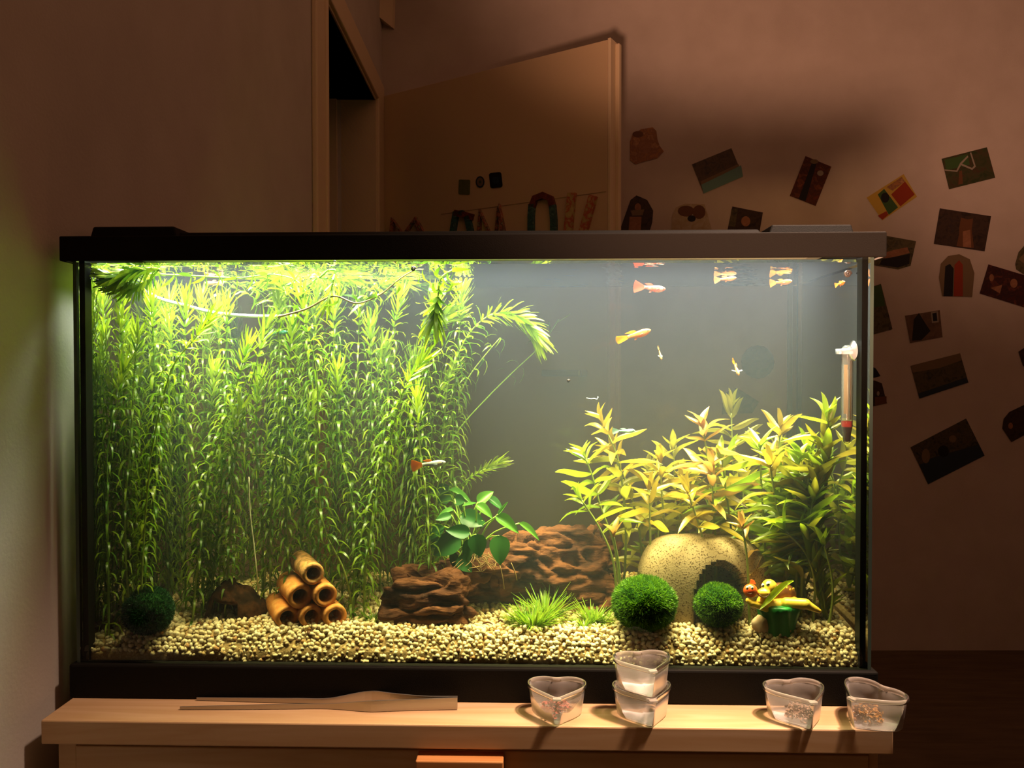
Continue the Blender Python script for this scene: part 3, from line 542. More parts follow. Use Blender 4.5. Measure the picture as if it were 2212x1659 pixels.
weed(wp([(930, 1200), (925, 1060), (932, 930), (948, 850), (975, 800)], .15), 'green waterweed stem behind the orange tailed guppy', L0=.02)
DIMG = 'dim waterweed stems at the back of the thicket'
NB = 25
for i in range(NB):
    u = 195+ (i+rng.uniform(0, 1))*(960-195)/NB; y = rng.uniform(.10, .215); lean = rng.uniform(-50, 55); top = rng.uniform(640, 790) if i % 3 else rng.uniform(600, 650)
    weed(wp([(u, 1270), (u+lean*.2+rng.uniform(-12, 12), 1100), (u+lean*.45+rng.uniform(-18, 18), 930), (u+lean+rng.uniform(-22, 22), top)], y, min(.215, max(.08, y+rng.uniform(-.03, .03)))),
         'dim waterweed stem at the back of the thicket, %s from the left glass' % ORD[i+1], group=DIMG, step=.0085, L0=rng.uniform(.019, .024), k=6)
MIDG = 'bright waterweed stems filling the middle of the thicket'
for i, (u, t) in enumerate([(190, 690), (235, 720), (365, 690), (395, 655), (430, 640), (490, 650), (520, 690), (600, 640), (625, 700), (715, 650), (745, 690), (775, 640), (560, 820), (800, 700), (460, 800), (385, 840), (255, 800), (205, 830), (610, 850), (730, 800)][:0] + sorted([(190, 690), (240, 720), (365, 690), (400, 655), (435, 640), (492, 650), (600, 640), (630, 700), (720, 650), (778, 640), (560, 820), (800, 700), (465, 800), (255, 800), (205, 830), (730, 800), (330, 800), (680, 860), (520, 880), (900, 860)])):
    y = .06+.05*((i*37) % 10)/10; ln = rng.uniform(-45, 45)
    weed(wp([(u-ln, 1275), (u-ln*.7+rng.uniform(-12, 12), 1100), (u-ln*.3+rng.uniform(-12, 12), 930), (u, t)], y), 'leafy bright waterweed stem in the middle of the thicket, its top %s from the left' % ORD[i+1], group=MIDG, L0=rng.uniform(.017, .022), w0=.0024)
FLG = 'waterweed sprays drifting under the water surface'
weed(wp([(215, 602), (270, 590), (330, 592), (420, 596), (520, 600), (600, 594), (640, 606), (668, 640)], .05, dive=False), 'floating waterweed runner with leaves hanging down, left of the surface', group=FLG, step=.016, L0=.021, w0=.0032, k=4, rise=.05, droop=.3, tip=False)
weed(wp([(600, 685), (660, 668), (725, 640), (770, 655), (815, 640), (870, 598), (915, 572)], .03, dive=False), 'reddish bare waterweed runner drifting near the front glass', group=FLG, red=True, step=.022, L0=.018, w0=.003, k=3, skip=.3, tip=False)
weed(wp([(690, 600), (722, 575), (717, 620), (705, 660)], .03, dive=False), 'short waterweed stalk hanging from the surface above the runner', group=FLG, step=.012, L0=.016, k=3)
weed(wp([(1000, 575), (975, 585), (955, 598), (946, 640), (938, 690)], .035, dive=False), 'dark green waterweed bunch hanging from the surface', group=FLG, step=.007, L0=.026, w0=.0042, k=6, rise=.6, droop=.9, dense=.03)
weed(wp([(345, 575), (300, 580), (250, 600), (225, 590)], .02, dive=False), 'dense waterweed clump floating close to the left front glass', group=FLG, step=.0045, L0=.021, w0=.003, k=7, rise=.5, droop=.4)
weed(wp([(330, 600), (285, 620), (245, 612), (222, 600)], .03, dive=False), 'lower waterweed clump floating close to the left front glass', group=FLG, step=.0045, L0=.019, w0=.003, k=7, rise=.5, droop=.4)
weed(wp([(182, 600), (200, 590), (215, 580)], .02, dive=False), 'tiny waterweed tip floating in the left front corner', group=FLG, step=.005, L0=.012, k=6)
for i, (u0, v0, u1, v1, y) in enumerate([(540, 640, 620, 575, .10), (600, 660, 700, 590, .13), (660, 620, 760, 575, .09), (720, 640, 830, 580, .14), (790, 660, 870, 585, .10), (560, 600, 690, 570, .17), (700, 590, 850, 572, .18), (840, 640, 930, 590, .15), (480, 640, 560, 590, .14), (620, 640, 580, 580, .07), (760, 620, 700, 572, .06), (880, 620, 810, 575, .07)][:0] + sorted([(540, 640, 620, 575, .10), (600, 660, 700, 590, .13), (660, 620, 760, 575, .09), (720, 640, 830, 580, .14), (790, 660, 870, 585, .10), (560, 600, 690, 570, .17), (840, 640, 930, 590, .15), (480, 640, 560, 590, .14), (620, 640, 580, 580, .07)])):
    weed([P(u0, v0, y), P((u0+u1)/2, (v0+v1)/2-12, y+.005), P(u1, v1, y+.01)], 'glowing waterweed spray right under the lamp, its lower end %s from the left' % ORD[i+1], group='glowing waterweed sprays under the lamp', step=.0075, L0=.024, w0=.003, k=6, rise=.3)
# thin root and hose
p = spline([P(538, 1030, .06), P(540, 1100, .058), P(549, 1180, .056), P(556, 1250, .054), gz(557, 1312)], 18); v, f = tube(p, .0008, 5)
tag(mk('root_thread', v, f, M('pale_root', (.75, .75, .45), .6)), 'pale root thread hanging down to the gravel beside the coconut shell', 'root')
p = spline([P(u, v, .075) for u, v in [(300, 622), (345, 645), (400, 660), (460, 675), (530, 682), (640, 683)]], 24); v, f = tube(p, .0019, 8)
tag(mk('air_hose', v, f, M('white_hose', (.85, .87, .85), .35, .4)), 'white hose crossing behind the floating weed', 'hose')
p = spline([P(u, v, .10) for u, v in [(545, 983), (585, 983), (620, 993), (645, 1012)]], 12); v, f = tube(p, .0012, 6)
tag(mk('bare_stalk', v, f, mStem, attr=np.full(len(v), 1.)), 'pale bare stalk lying across the dark filter grille', 'stalk')
# ================================================================== filter behind the plants
fb = P(580, 1060, .185); ft = P(580, 862, .185); fx0, fx1 = P(566, 950, .185)[0], P(652, 950, .185)[0]
mFil = M('dark_green_plastic', (.02, .045, .025), .4, .3)
fil = thing('filter', 'dark box filter with a slotted grille behind the waterweed', 'filter', ((fx0+fx1)/2, .2, fb[2]))
box('housing', mFil, fx0, fx1, .195, .222, fb[2]-.02, ft[2], fil, bev=.003)
for i in range(15):
    z = ft[2]-.014-i*.0052; box('slat', mFil, fx0+.003, fx1-.003, .1915, .195, z, z+.0026, fil)
box('top_rim', M('pale_rim', (.25, .2, .12), .5), fx0-.002, fx1+.002, .192, .224, ft[2], ft[2]+.0025, fil)
# ================================================================== stem plants on the right
mAmb = leafmat('leaf_amber', (.36, .265, .02), (.44, .34, .028), .45, .05, True); mYg = leafmat('leaf_yellow_green', (.30, .31, .02), (.42, .38, .03), .45, .05, True)
mLime = leafmat('leaf_lime', (.26, .42, .016), (.40, .50, .02), .45, .06, True); mPink = leafmat('leaf_pinkish', (.42, .23, .05), (.44, .28, .05), .45, .05, True)
mHst = leafmat('plant_stem', (.25, .33, .06), (.36, .42, .09), .3, .05)
def lancet(n, bend, fold, wave):
    V = []; Fa = []
    for i in range(n+1):
        s = i/n; w = .5*(math.sin(math.pi*min(1, s*.93+.045))**.8)*(1-.25*s); 
        if i == n: w = .01
        z = bend*s*s+.05*math.sin(s*5+wave); x = s
        yo = .04*math.sin(s*4+wave*2)
        V += [(x, yo-w, z+fold*w), (x, yo, z), (x, yo+w, z+fold*w)]
    for i in range(n):
        a = 3*i; Fa += [[a, a+3, a+4, a+1], [a+1, a+4, a+5, a+2]]
    return V, Fa
LM = {}
for key, mt in (('a', mAmb), ('y', mYg), ('l', mLime), ('p', mPink)):
    LM[key] = []
    for bnd, fo, wv in ((-.25, .25, 0), (-.1, .3, 1.2), (-.45, .2, 2.4), (.12, .35, 3.3), (-.32, .15, 4.4)):
        vv, ff = lancet(7, bnd, fo, wv); m = bpy.data.meshes.new('leaf'); m.from_pydata(vv, [], ff); m.materials.append(mt); m.polygons.foreach_set('use_smooth', np.ones(len(ff), dtype=bool)); LM[key].append(m)
def putleaf(root, mesh, p, d, up, L, w, name='leaf'):
    d = Vector(d).normalized(); up = Vector(up); sd = up.cross(d)
    if sd.length < 1e-4: sd = Vector((0, 1, 0)).cross(d)
    sd.normalize(); n = d.cross(sd)
    M3 = Matrix((d*L, sd*w, n*L)).transposed().to_4x4()
    o = bpy.data.objects.new(name, mesh); link(o, root); o.matrix_local = Matrix.Translation(Vector(p)-Vector(ORG[root]))@M3; return o
def incave(p):
    return ((p[0]-.192)/.082)**4+((p[1]-.085)/.050)**4 < 1 and p[2] < .845
def blocks(p):
    u, v = PX(p); return (1590 < u and p[1] < .038) or (1590 < u < 1765 and 1240 < v < 1350 and p[1] < .075) or (1385 < u < 1590 and 1180 < v < 1330 and p[1] < .09)
HG = 'broad-leaved stem plants on the right'
def hygro(px, y0, key, label, y1=None, node=.0125, L0=.048, w0=.0115, group=HG, topk=None, start=.0, crown=True, dive=True):
    while P(max(a for a, b in px)+6, 1000, y0)[0] > .376 and y0 > .052: y0 -= .004     # stay inside the glass
    p = spline(wp(px, y0, y1, dive), 26); p[:, 0] = np.minimum(p[:, 0], .366+.010*np.sin(p[:, 2]*30+y0*90)); p[0][2] = gh(p[0][0], p[0][1])-.004; d = np.r_[0, np.cumsum(np.linalg.norm(np.diff(p, axis=0), axis=1))]; LT = d[-1]
    o = thing('stem_plant', label, 'water plant', p[0], group)
    vv, ff = tube(p, np.linspace(.0016, .0010, len(p)), 5); mk('stem', vv, ff, mHst, o, attr=np.full(len(vv), rng.random()))
    T = np.gradient(p, axis=0); s = max(.008, start*LT); ph = rng.uniform(0, 3.14)
    while s < LT:
        q = np.array([np.interp(s, d, p[:, a]) for a in range(3)]); t = norm(np.array([np.interp(s, d, T[:, a]) for a in range(3)])); e = LT-s
        near = e < .02; k = (topk or key) if e < .045 else key
        u = norm(np.cross(t, (0, 1, 0))); wv = np.cross(t, u); ph += math.pi/2+rng.normal()*.2
        for j in range(2):
            an = ph+j*math.pi+rng.normal()*.15; od = u*math.cos(an)+wv*math.sin(an)*.8
            up = rng.uniform(.0, .42) if not near else rng.uniform(.5, 1.3)
            ll = L0*rng.uniform(.75, 1.12)*(1 if not near else .62+.2*rng.random())*min(1, .55+s/.04)
            dd = norm(od+t*up); endp = q+dd*ll
            if endp[0] > .380 or endp[1] < .012 or endp[1] > TD-.012:
                dd = norm(od*np.array([.25 if endp[0] > .380 else 1, .2, 1])+t*(up+.25)); ll *= .85; endp = q+dd*ll
                if endp[0] > .383 or max(q[0]+(endp[0]-q[0])*.6, 0) > .383: continue
            if incave(endp) or incave((q+endp)/2) or incave(q*.3+endp*.7) or blocks(endp) or blocks((q+endp)/2): continue
            putleaf(o, LM[k][rng.integers(5)], q, dd, t+.15*rng.normal(size=3), ll, w0*rng.uniform(.8, 1.15)*(ll/L0)**.4)
        s += node*rng.uniform(.85, 1.15)*(.6 if near else 1)
    if crown:
        for j in range(4):
            an = ph+j*math.pi/2; od = np.array([math.cos(an), .7*math.sin(an), 0]); putleaf(o, LM[topk or key][rng.integers(5)], p[-1], norm(od*(.35+.25*(j % 2))+norm(T[-1])), od*-1, L0*rng.uniform(.4, .65), w0*.75)
    return o
hygro([(1345, 1260), (1352, 1150), (1346, 1060), (1330, 975), (1303, 918)], .12, 'y', 'tallest yellow-topped stem plant at the left of the right-hand group', topk='a')
hygro([(1340, 1250), (1325, 1170), (1296, 1090), (1280, 1030), (1264, 988)], .10, 'l', 'green stem plant leaning furthest left towards the open water', w0=.0085)
hygro([(1335, 1255), (1318, 1190), (1292, 1135), (1256, 1080)], .08, 'l', 'short green stem plant leaning left above the driftwood', w0=.008, node=.016)
hygro([(1340, 1270), (1336, 1215), (1326, 1160)], .06, 'a', 'short orange stem plant in front of the driftwood end', topk='p', node=.010, L0=.04)
hygro([(1550, 1250), (1542, 1110), (1530, 1000), (1519, 925)], .11, 'a', 'pink-orange topped stem plant in the middle of the right-hand group', topk='p', w0=.0125)
hygro([(1600, 1250), (1590, 1100), (1582, 980), (1580, 892)], .19, 'y', 'tall olive stem plant at the back, beside the pink-orange top', L0=.05)
hygro([(1690, 1260), (1682, 1120), (1680, 1020), (1686, 926)], .12, 'l', 'tall stem plant with amber crown left of the tank corner', topk='a', L0=.048)
hygro([(1730, 1260), (1738, 1120), (1752, 1010), (1778, 945)], .15, 'y', 'tall olive-yellow stem plant leaning right, left of the thermometer')
hygro([(1800, 1260), (1815, 1120), (1828, 1000), (1842, 905)], .17, 'l', 'lime stem plant rising behind the thermometer')
hygro([(1440, 1250), (1437, 1150), (1430, 1070), (1427, 1000)], .12, 'y', 'yellow stem plant above the stone cave, left of three', topk='a')
hygro([(1465, 1250), (1462, 1130), (1458, 1040), (1455, 972)], .16, 'y', 'yellow stem plant at the back above the stone cave', topk='y')
hygro([(1408, 1250), (1405, 1180), (1404, 1120), (1402, 1058)], .09, 'a', 'amber stem plant left of the stone cave')
hygro([(1520, 1240), (1512, 1140), (1500, 1105), (1487, 1066)], .075, 'a', 'amber stem plant leaning over the stone cave top', L0=.042)
hygro([(1585, 1250), (1580, 1150), (1570, 1070), (1560, 992)], .10, 'l', 'green stem plant right above the stone cave')
hygro([(1660, 1250), (1650, 1130), (1645, 1050), (1642, 968)], .085, 'l', 'bright lime stem plant in the middle of the right-hand group', L0=.05, w0=.011)
hygro([(1700, 1260), (1690, 1150), (1675, 1080), (1664, 1005)], .06, 'l', 'lime stem plant with amber crown right of the cave', topk='a')
hygro([(1390, 1250), (1378, 1130), (1352, 1040), (1325, 982)], .14, 'y', 'yellow stem plant half hidden behind the tallest left one', topk='a')
hygro([(1545, 1250), (1545, 1150), (1540, 1080), (1538, 1018)], .085, 'a', 'amber stem plant directly behind the cave top', topk='p')
hygro([(1620, 1260), (1612, 1190), (1604, 1140)], .045, 'p', 'pinkish withered stem plant right of the cave arch', node=.011, L0=.033, w0=.009)
hygro([(1760, 1280), (1756, 1190), (1730, 1130), (1699, 1090)], .065, 'l', 'lime stem plant curving left behind the turtle ornament', L0=.052, w0=.011)
hygro([(1757, 1310), (1757, 1240), (1740, 1195), (1700, 1150)], .046, 'l', 'large-leaved lime stem plant close to the front glass above the turtle ornament', L0=.062, w0=.0125, node=.015)
hygro([(1790, 1290), (1782, 1240), (1775, 1195)], .06, 'l', 'low lime stem plant right of the turtle ornament', L0=.045)
hygro([(1838, 1290), (1836, 1200), (1838, 1090)], .055, 'l', 'lime stem plant against the right glass, front one', L0=.04)
hygro([(1815, 1290), (1816, 1150), (1813, 1000)], .12, 'l', 'lime stem plant against the right glass, back one', L0=.045)
hygro([(1850, 1280), (1846, 1150), (1840, 1030)], .055, 'y', 'tall yellow-green stem plant in the right corner under the thermometer', L0=.04)
hygro([(1720, 1270), (1735, 1170), (1748, 1100), (1752, 1030)], .09, 'y', 'yellow-green stem plant between the turtle ornament and the thermometer', L0=.048)
for i, (u, y, t, key) in enumerate([(1795, .055, 1150, 'l'), (1822, .075, 1060, 'l'), (1835, .10, 980, 'y'), (1848, .035, 1180, 'l'), (1770, .07, 1080, 'y'), (1725, .06, 1000, 'l')]):
    hygro([(u-8, 1290), (u-3, 1200), (u, t)], y, key, 'lime stem plant filling the right-hand corner, %s from the glass' % ['fourth', 'third', 'second', 'first', 'fifth', 'sixth'][i], L0=.050, w0=.012, group='stem plants of the right-hand corner')
BG = 'stem plants crowded behind the front ones on the right'
for i in range(20):
    u = 1395+i*23+rng.uniform(-9, 9); y = rng.uniform(.13, .205); t = rng.uniform(990, 1070)-(20 if u > 1650 else 0)+(60 if i % 3 == 2 else 0)
    hygro([(u, 1250), (u+rng.uniform(-10, 10), 1130), (u+rng.uniform(-22, 22), t)], y, 'yyla'[i % 4] if u < 1600 else 'lyl'[i % 3], 'back row stem plant of the right-hand group, %s from the left' % ORD[i+1], group=BG, node=.021)
def floatleaf(a, b, w, y0, y1, key, label, nup=(0, -.4, 1)):
    p0, p1 = P(*a, y0), P(*b, y1); m = LM[key][1]; o = bpy.data.objects.new('drooping_leaf', m); link(o); d = Vector(p1-p0); L = d.length; d.normalize(); sd = Vector(nup).cross(d).normalized(); n = d.cross(sd)
    o.matrix_world = Matrix.Translation(Vector(p0))@Matrix((d*L, sd*w, n*L)).transposed().to_4x4(); ORG[o] = p0; tag(o, label, 'leaf')
floatleaf((1716, 1258), (1637, 1312), .0085, .012, .010, 'l', 'single lime leaf hanging across the turtle ornament')
# ================================================================== driftwood
def carve(v, nn, amp, st, seed, fine=.3):
    out = np.empty_like(v)
    for i, p in enumerate(v):
        q = Vector((p[0]*st[0]+seed, p[1]*st[1], p[2]*st[2])); w = Vector((noise.noise(q*.5), noise.noise(q*.5+Vector((9, 3, 1))), 0))*.8
        a = 1-abs(noise.noise(q+w))*2.2; b = noise.noise(q*2.1+w); c_ = noise.noise(Vector(p)*260)
        pit = max(0, noise.noise(q*.62+Vector((7, 2, 5)))-.28); out[i] = p+nn[i]*amp*(-5.5*pit-.75*max(0, a)**2+.45*b+fine*.5*c_)
    return out
def barkmat(name, hi, mid, lo):
    m, t, N, L = newmat(name); o = N('ShaderNodeOutputMaterial'); b = N('ShaderNodeBsdfPrincipled'); L(b.outputs[0], o.inputs[0]); b.inputs['Roughness'].default_value = .8; b.inputs['Specular IOR Level'].default_value = .12
    s, n, mp = noisecol(t, N, L, [lo, mid, hi, mid], 26, 8, 'Object', (.8, 1, 3.2), None, .8); L(s, b.inputs['Base Color'])
    n2 = N('ShaderNodeTexNoise'); n2.inputs['Scale'].default_value = 120; n2.inputs['Detail'].default_value = 6; L(mp.outputs[0], n2.inputs['Vector']); bp = N('ShaderNodeBump'); bp.inputs['Strength'].default_value = .7; bp.inputs['Distance'].default_value = .003; L(n2.outputs[0], bp.inputs['Height']); L(bp.outputs[0], b.inputs['Normal']); return m
mBark = barkmat('driftwood_bark', (.14, .052, .022), (.08, .029, .014), (.03, .011, .006))
def K(u0, v0, y0, u1, v1, y1, r0, r1): return (P(u0, v0, y0), P(u1, v1, y1), r0, r1)
caps = [K(850, 1325, .050, 985, 1318, .045, .018, .020), K(860, 1275, .060, 975, 1280, .055, .021, .022), K(880, 1245, .070, 985, 1240, .07, .017, .018), K(838, 1300, .052, 850, 1260, .06, .008, .010),
        K(985, 1260, .05, 975, 1335, .038, .013, .012), K(1000, 1232, .068, 1110, 1232, .095, .013, .014), K(950, 1215, .08, 1120, 1215, .10, .010, .015),
        K(1060, 1215, .11, 1130, 1200, .11, .018, .022), K(1120, 1205, .11, 1230, 1200, .12, .023, .024), K(1120, 1175, .12, 1260, 1165, .13, .017, .020), K(1180, 1150, .13, 1285, 1152, .14, .010, .013),
        K(1190, 1240, .105, 1300, 1235, .11, .022, .023), K(1200, 1285, .10, 1305, 1285, .10, .020, .021), K(1230, 1200, .12, 1315, 1185, .125, .022, .018), K(1060, 1165, .13, 1110, 1178, .13, .006, .010), K(1215, 1310, .095, 1300, 1310, .09, .016, .016),
        K(1015, 1290, .125, 1200, 1280, .13, .030, .030), K(1000, 1262, .12, 1120, 1250, .125, .024, .024)]
v, nn, f = blob(caps, .0026); v = carve(v, nn, .013, (30, 38, 62), 3.1, .30)
tag(mk('driftwood', v, f, mBark), 'long reddish-brown gnarled driftwood root carrying the broad-leaved plant', 'driftwood')
# ------------------------------------------------------------------ coconut shell
mCoco = M('coconut_fibre', (.035, .018, .008), .9, .08, cols=[(.010, .005, .003), (.025, .013, .006), (.07, .028, .010), (.014, .007, .004)], scale=70, detail=6, bump=.6, bscale=200)
cc = gz(497, 1338); cc = np.array([cc[0], cc[1]+.018, cc[2]-.002])
V = []; Fa = []; na, ne = 40, 16
def coco(a, e, s):
    r = 1+.10*nz((math.cos(a)*2, math.sin(a)*2, e*2), 1)+.05*nz((math.cos(a)*6, math.sin(a)*6, e*6), 1)
    return (cc[0]+.0335*s*r*math.cos(a)*math.cos(e), cc[1]+.024*s*r*math.sin(a)*math.cos(e), cc[2]+.036*s*r*math.sin(e)*(1-.12*math.cos(a)))
keep = lambda a, e: not (abs(((a+math.pi/2+.35+math.pi) % (2*math.pi))-math.pi) < .72 and e < .62)
for s in (1, .86):
    for j in range(ne+1):
        for i in range(na): V.append(coco(2*math.pi*i/na, math.pi/2*j/ne, s))
nv = na*(ne+1)
for j in range(ne):
    for i in range(na):
        i2 = (i+1) % na; a = 2*math.pi*(i+.5)/na; e = math.pi/2*(j+.5)/ne
        if keep(a, e):
            Fa.append([j*na+i, j*na+i2, (j+1)*na+i2, (j+1)*na+i]); Fa.append([nv+j*na+i, nv+(j+1)*na+i, nv+(j+1)*na+i2, nv+j*na+i2])
            for (di, dj, e0, e1) in ((-1, 0, (i, j+1), (i, j)), (1, 0, (i2, j), (i2, j+1)), (0, 1, (i2, j+1), (i, j+1)), (0, -1, (i, j), (i2, j))):
                a2 = 2*math.pi*(i+.5+di)/na; e2 = math.pi/2*(j+.5+dj)/ne
                if (0 <= j+dj < ne) and not keep(a2, e2):
                    p, q = e0[1]*na+e0[0], e1[1]*na+e1[0]; Fa.append([q, p, nv+p, nv+q])
tag(mk('coconut_shell', V, Fa, mCoco), 'dark brown coconut shell hide with a black opening', 'coconut')
# ------------------------------------------------------------------ clay tubes
mClay = M('terracotta', (.65, .25, .06), .8, .12, cols=[(.72, .30, .075), (.62, .22, .05), (.74, .35, .10)], scale=90, bump=.3, bscale=300)
mClayD = M('terracotta_algae', (.4, .17, .04), .85, .1, cols=[(.56, .24, .06), (.22, .13, .04), (.62, .30, .11), (.40, .26, .06)], scale=80, bump=.4, bscale=300)
fc = gz(676, 1350); fy = fc[1]+.006
def T6(u, v, rpx, lab, m, L=.06, back=(-.036, .062, .001)):
    p = P(u, v, fy); R1 = P(u+rpx, v, fy)[0]-p[0]; d = norm(np.array(back)); u_ = norm(np.cross(d, (0, 0, 1))); w_ = np.cross(u_, d); n = 26; Ri = R1*.58
    prof = [(Ri, L*.9), (Ri, .002), (Ri+.0008, 0), (R1-.001, 0), (R1, .0015)]+[(R1*(1+.02*math.sin(k*2.4)), .0015+(L-.002)*k/9) for k in range(1, 10)]+[(0.0002, L)]
    V = []; Fc = []
    for r, s in prof:
        for k in range(n):
            a = 2*math.pi*k/n; rr_ = r*(1+.025*nz((math.cos(a)*1.6, math.sin(a)*1.6, s*40), 1, u)); V.append(p+d*s+(u_*math.cos(a)+w_*math.sin(a))*rr_)
    for j in range(len(prof)-1):
        for k in range(n): Fc.append([j*n+k, j*n+(k+1) % n, (j+1)*n+(k+1) % n, (j+1)*n+k])
    Fc.append([k for k in range(n)])
    tag(mk('clay_tube', V, Fc, m), lab, 'clay tube', 'stack of six terracotta tubes')
T6(677, 1240, 23.5, 'algae-stained terracotta tube on top of the stack', mClayD, .06)
T6(649, 1289, 26.5, 'terracotta tube in the middle row, left one', mClay, .058); T6(704, 1287, 25, 'terracotta tube in the middle row, right one', mClay, .055)
T6(621, 1335, 25, 'terracotta tube in the bottom row, left one', mClay, .058); T6(674, 1333, 25, 'terracotta tube in the bottom row, centre one', mClay, .055); T6(725, 1332, 25, 'terracotta tube in the bottom row, right one', mClay, .055)
# ------------------------------------------------------------------ stone cave
def stonemat():
    m, t, N, L = newmat('speckled_stone'); o = N('ShaderNodeOutputMaterial'); b = N('ShaderNodeBsdfPrincipled'); L(b.outputs[0], o.inputs[0]); b.inputs['Roughness'].default_value = .8; b.inputs['Specular IOR Level'].default_value = .12
    s, n, mp = noisecol(t, N, L, [(.30, .215, .105), (.38, .285, .15)], 30, 6); vo = N('ShaderNodeTexNoise'); vo.inputs['Scale'].default_value = 620; vo.inputs['Detail'].default_value = 2; L(mp.outputs[0], vo.inputs['Vector'])
    r = N('ShaderNodeValToRGB'); r.color_ramp.elements[0].position = .555; r.color_ramp.elements[0].color = (0, 0, 0, 1); r.color_ramp.elements[1].position = .62; r.color_ramp.elements[1].color = (1, 1, 1, 1); L(vo.outputs[0], r.inputs[0])
    mx = N('ShaderNodeMix'); mx.data_type = 'RGBA'; L(r.outputs[0], mx.inputs[0]); L(s, mx.inputs[6]); mx.inputs[7].default_value = (.12, .075, .03, 1); L(mx.outputs[2], b.inputs['Base Color'])
    bp = N('ShaderNodeBump'); bp.inputs['Strength'].default_value = .3; bp.inputs['Distance'].default_value = .001; L(vo.outputs[0], bp.inputs['Height']); L(bp.outputs[0], b.inputs['Normal']); return m
mStone = stonemat()
cy_ = .085; cL = P(1373, 1290, cy_)[0]; cR = P(1665, 1290, cy_)[0]; cx_ = (cL+cR)/2; hw = (cR-cL)/2; cz0 = gh(cx_, .05)-.004; chh = P(1500, 1157, cy_)[2]-cz0; cd_ = .042
def cave(a, e, s):                               # rounded block, a around, e from the gravel to the top
    ca, sa = math.cos(a), math.sin(a); pw = .66
    k = lambda q, w: math.copysign(abs(q)**w, q)
    ce, se = math.cos(e), math.sin(e); r = 1+.03*nz((ca*1.3, sa*1.3, e*1.3), 1, 2)
    return (cx_+hw*s*r*k(ca, pw)*ce**.46, cy_+cd_*s*r*k(sa, pw)*ce**.46, cz0+chh*(s if s == 1 else .88)*r*se**.76)
V = []; Fa = []; na, ne = 240, 80; nv = na*(ne+1)
ax0 = P(1560, 1290, cy_-cd_)[0]; axw = P(1622, 1290, cy_-cd_)[0]-ax0; ahz = P(1560, 1213, cy_-cd_)[2]-cz0
for s in (1, .80):
    for j in range(ne+1):
        for i in range(na): V.append(cave(2*math.pi*i/na, math.pi/2*min(.9999, j/ne), s))
V = np.array(V)
def hole(i, j):
    p = (V[j*na+i % na]+V[(j+1)*na+(i+1) % na])/2
    if p[1] < cy_-.2*cd_ and ((p[0]-ax0)/axw)**2+(max(0, p[2]-cz0-ahz*.35)/(ahz*.65))**2 < 1: return True
    if p[0] < cx_-hw*.80 and abs(p[1]-cy_+.004) < cd_*.55 and p[2]-cz0 < chh*.55: return True
    return False
Hm = [[hole(i, j) for j in range(ne)] for i in range(na)]
for j in range(ne):
    for i in range(na):
        if Hm[i][j]: continue
        i2 = (i+1) % na; Fa.append([j*na+i, j*na+i2, (j+1)*na+i2, (j+1)*na+i]); Fa.append([nv+j*na+i, nv+(j+1)*na+i, nv+(j+1)*na+i2, nv+j*na+i2])
        for (I, J, e0, e1) in ((i-1, j, (i, j+1), (i, j)), (i2, j, (i2, j), (i2, j+1)), (i, j+1, (i2, j+1), (i, j+1))):
            if J < ne and Hm[I % na][J]:
                p, q = e0[1]*na+e0[0], e1[1]*na+e1[0]; Fa.append([q, p, nv+p, nv+q])
tag(mk('stone_cave', V, Fa, mStone), 'beige speckled stone cave with an arched opening', 'cave')
# ------------------------------------------------------------------ moss balls
mMoss = leafmat('moss_fuzz', (.045, .15, .006), (.16, .34, .012), .3, .02); mMossD = leafmat('moss_fuzz_dark', (.008, .05, .015), (.02, .10, .025), .2, .02); mMossC = M('moss_core', (.012, .045, .008), .95, .02)
def moss(u, v, r_px, Y, label, mat, seed, nf=9000, fl=1.):
    c_ = P(u, v, Y); r = (P(u+r_px, v, Y)[0]-c_[0]); c_ = c_.copy(); zf = gh(c_[0], c_[1]); c_[2] = max(c_[2], zf+r*fl*.92); FL = np.array([1, 1, fl])
    o = thing('moss_ball', label, 'moss ball', (c_[0], c_[1], c_[2]-r), 'moss balls')
    vv, ff = ICO[4]; sh = lambda q: 1+.08*nz(q, 1.4, seed)+.05*nz(q, 3.5, seed+3); vv = np.array([q*sh(q)*r*.94*FL for q in vv])+c_; mk('core', vv, ff, mMossC, o)
    V = []; Fa = []; At = []
    for i in range(nf):
        d = rng.normal(size=3); d /= np.linalg.norm(d); s = sh(d)*r*.93; cl = nz(d, 4.5, seed); t = norm(d+.55*rng.normal(size=3)+.3*np.array([nz(d, 3, seed+9), nz(d, 3, seed+19), .3])); L = r*rng.uniform(.05, .14); w_ = norm(np.cross(t, rng.normal(size=3)))*.00035
        b = c_+d*s*FL; n0 = len(V); V += [b-w_, b+w_, b+t*L*.6+w_*.8, b+t*L+d*L*.1, b+t*L*.6-w_*.8]; Fa.append([n0, n0+1, n0+2, n0+3, n0+4]); a = min(1, max(0, .4+.8*cl+.2*rng.normal())); At += [a]*5
    q = mk('fuzz', V, Fa, mat, o, False, attr=At); q['kind'] = 'stuff'
moss(321, 1320, 51, .022, 'dark blue-green moss ball on the gravel at the far left of the tank', mMossD, 3, 9000, .96)
moss(1392, 1312, 69, .034, 'largest bright green moss ball in front of the stone cave', mMoss, 11, 14000, .84)
moss(1551, 1305, 52, .038, 'smaller olive moss ball below the arch of the stone cave', mMoss, 23, 9000, .90)
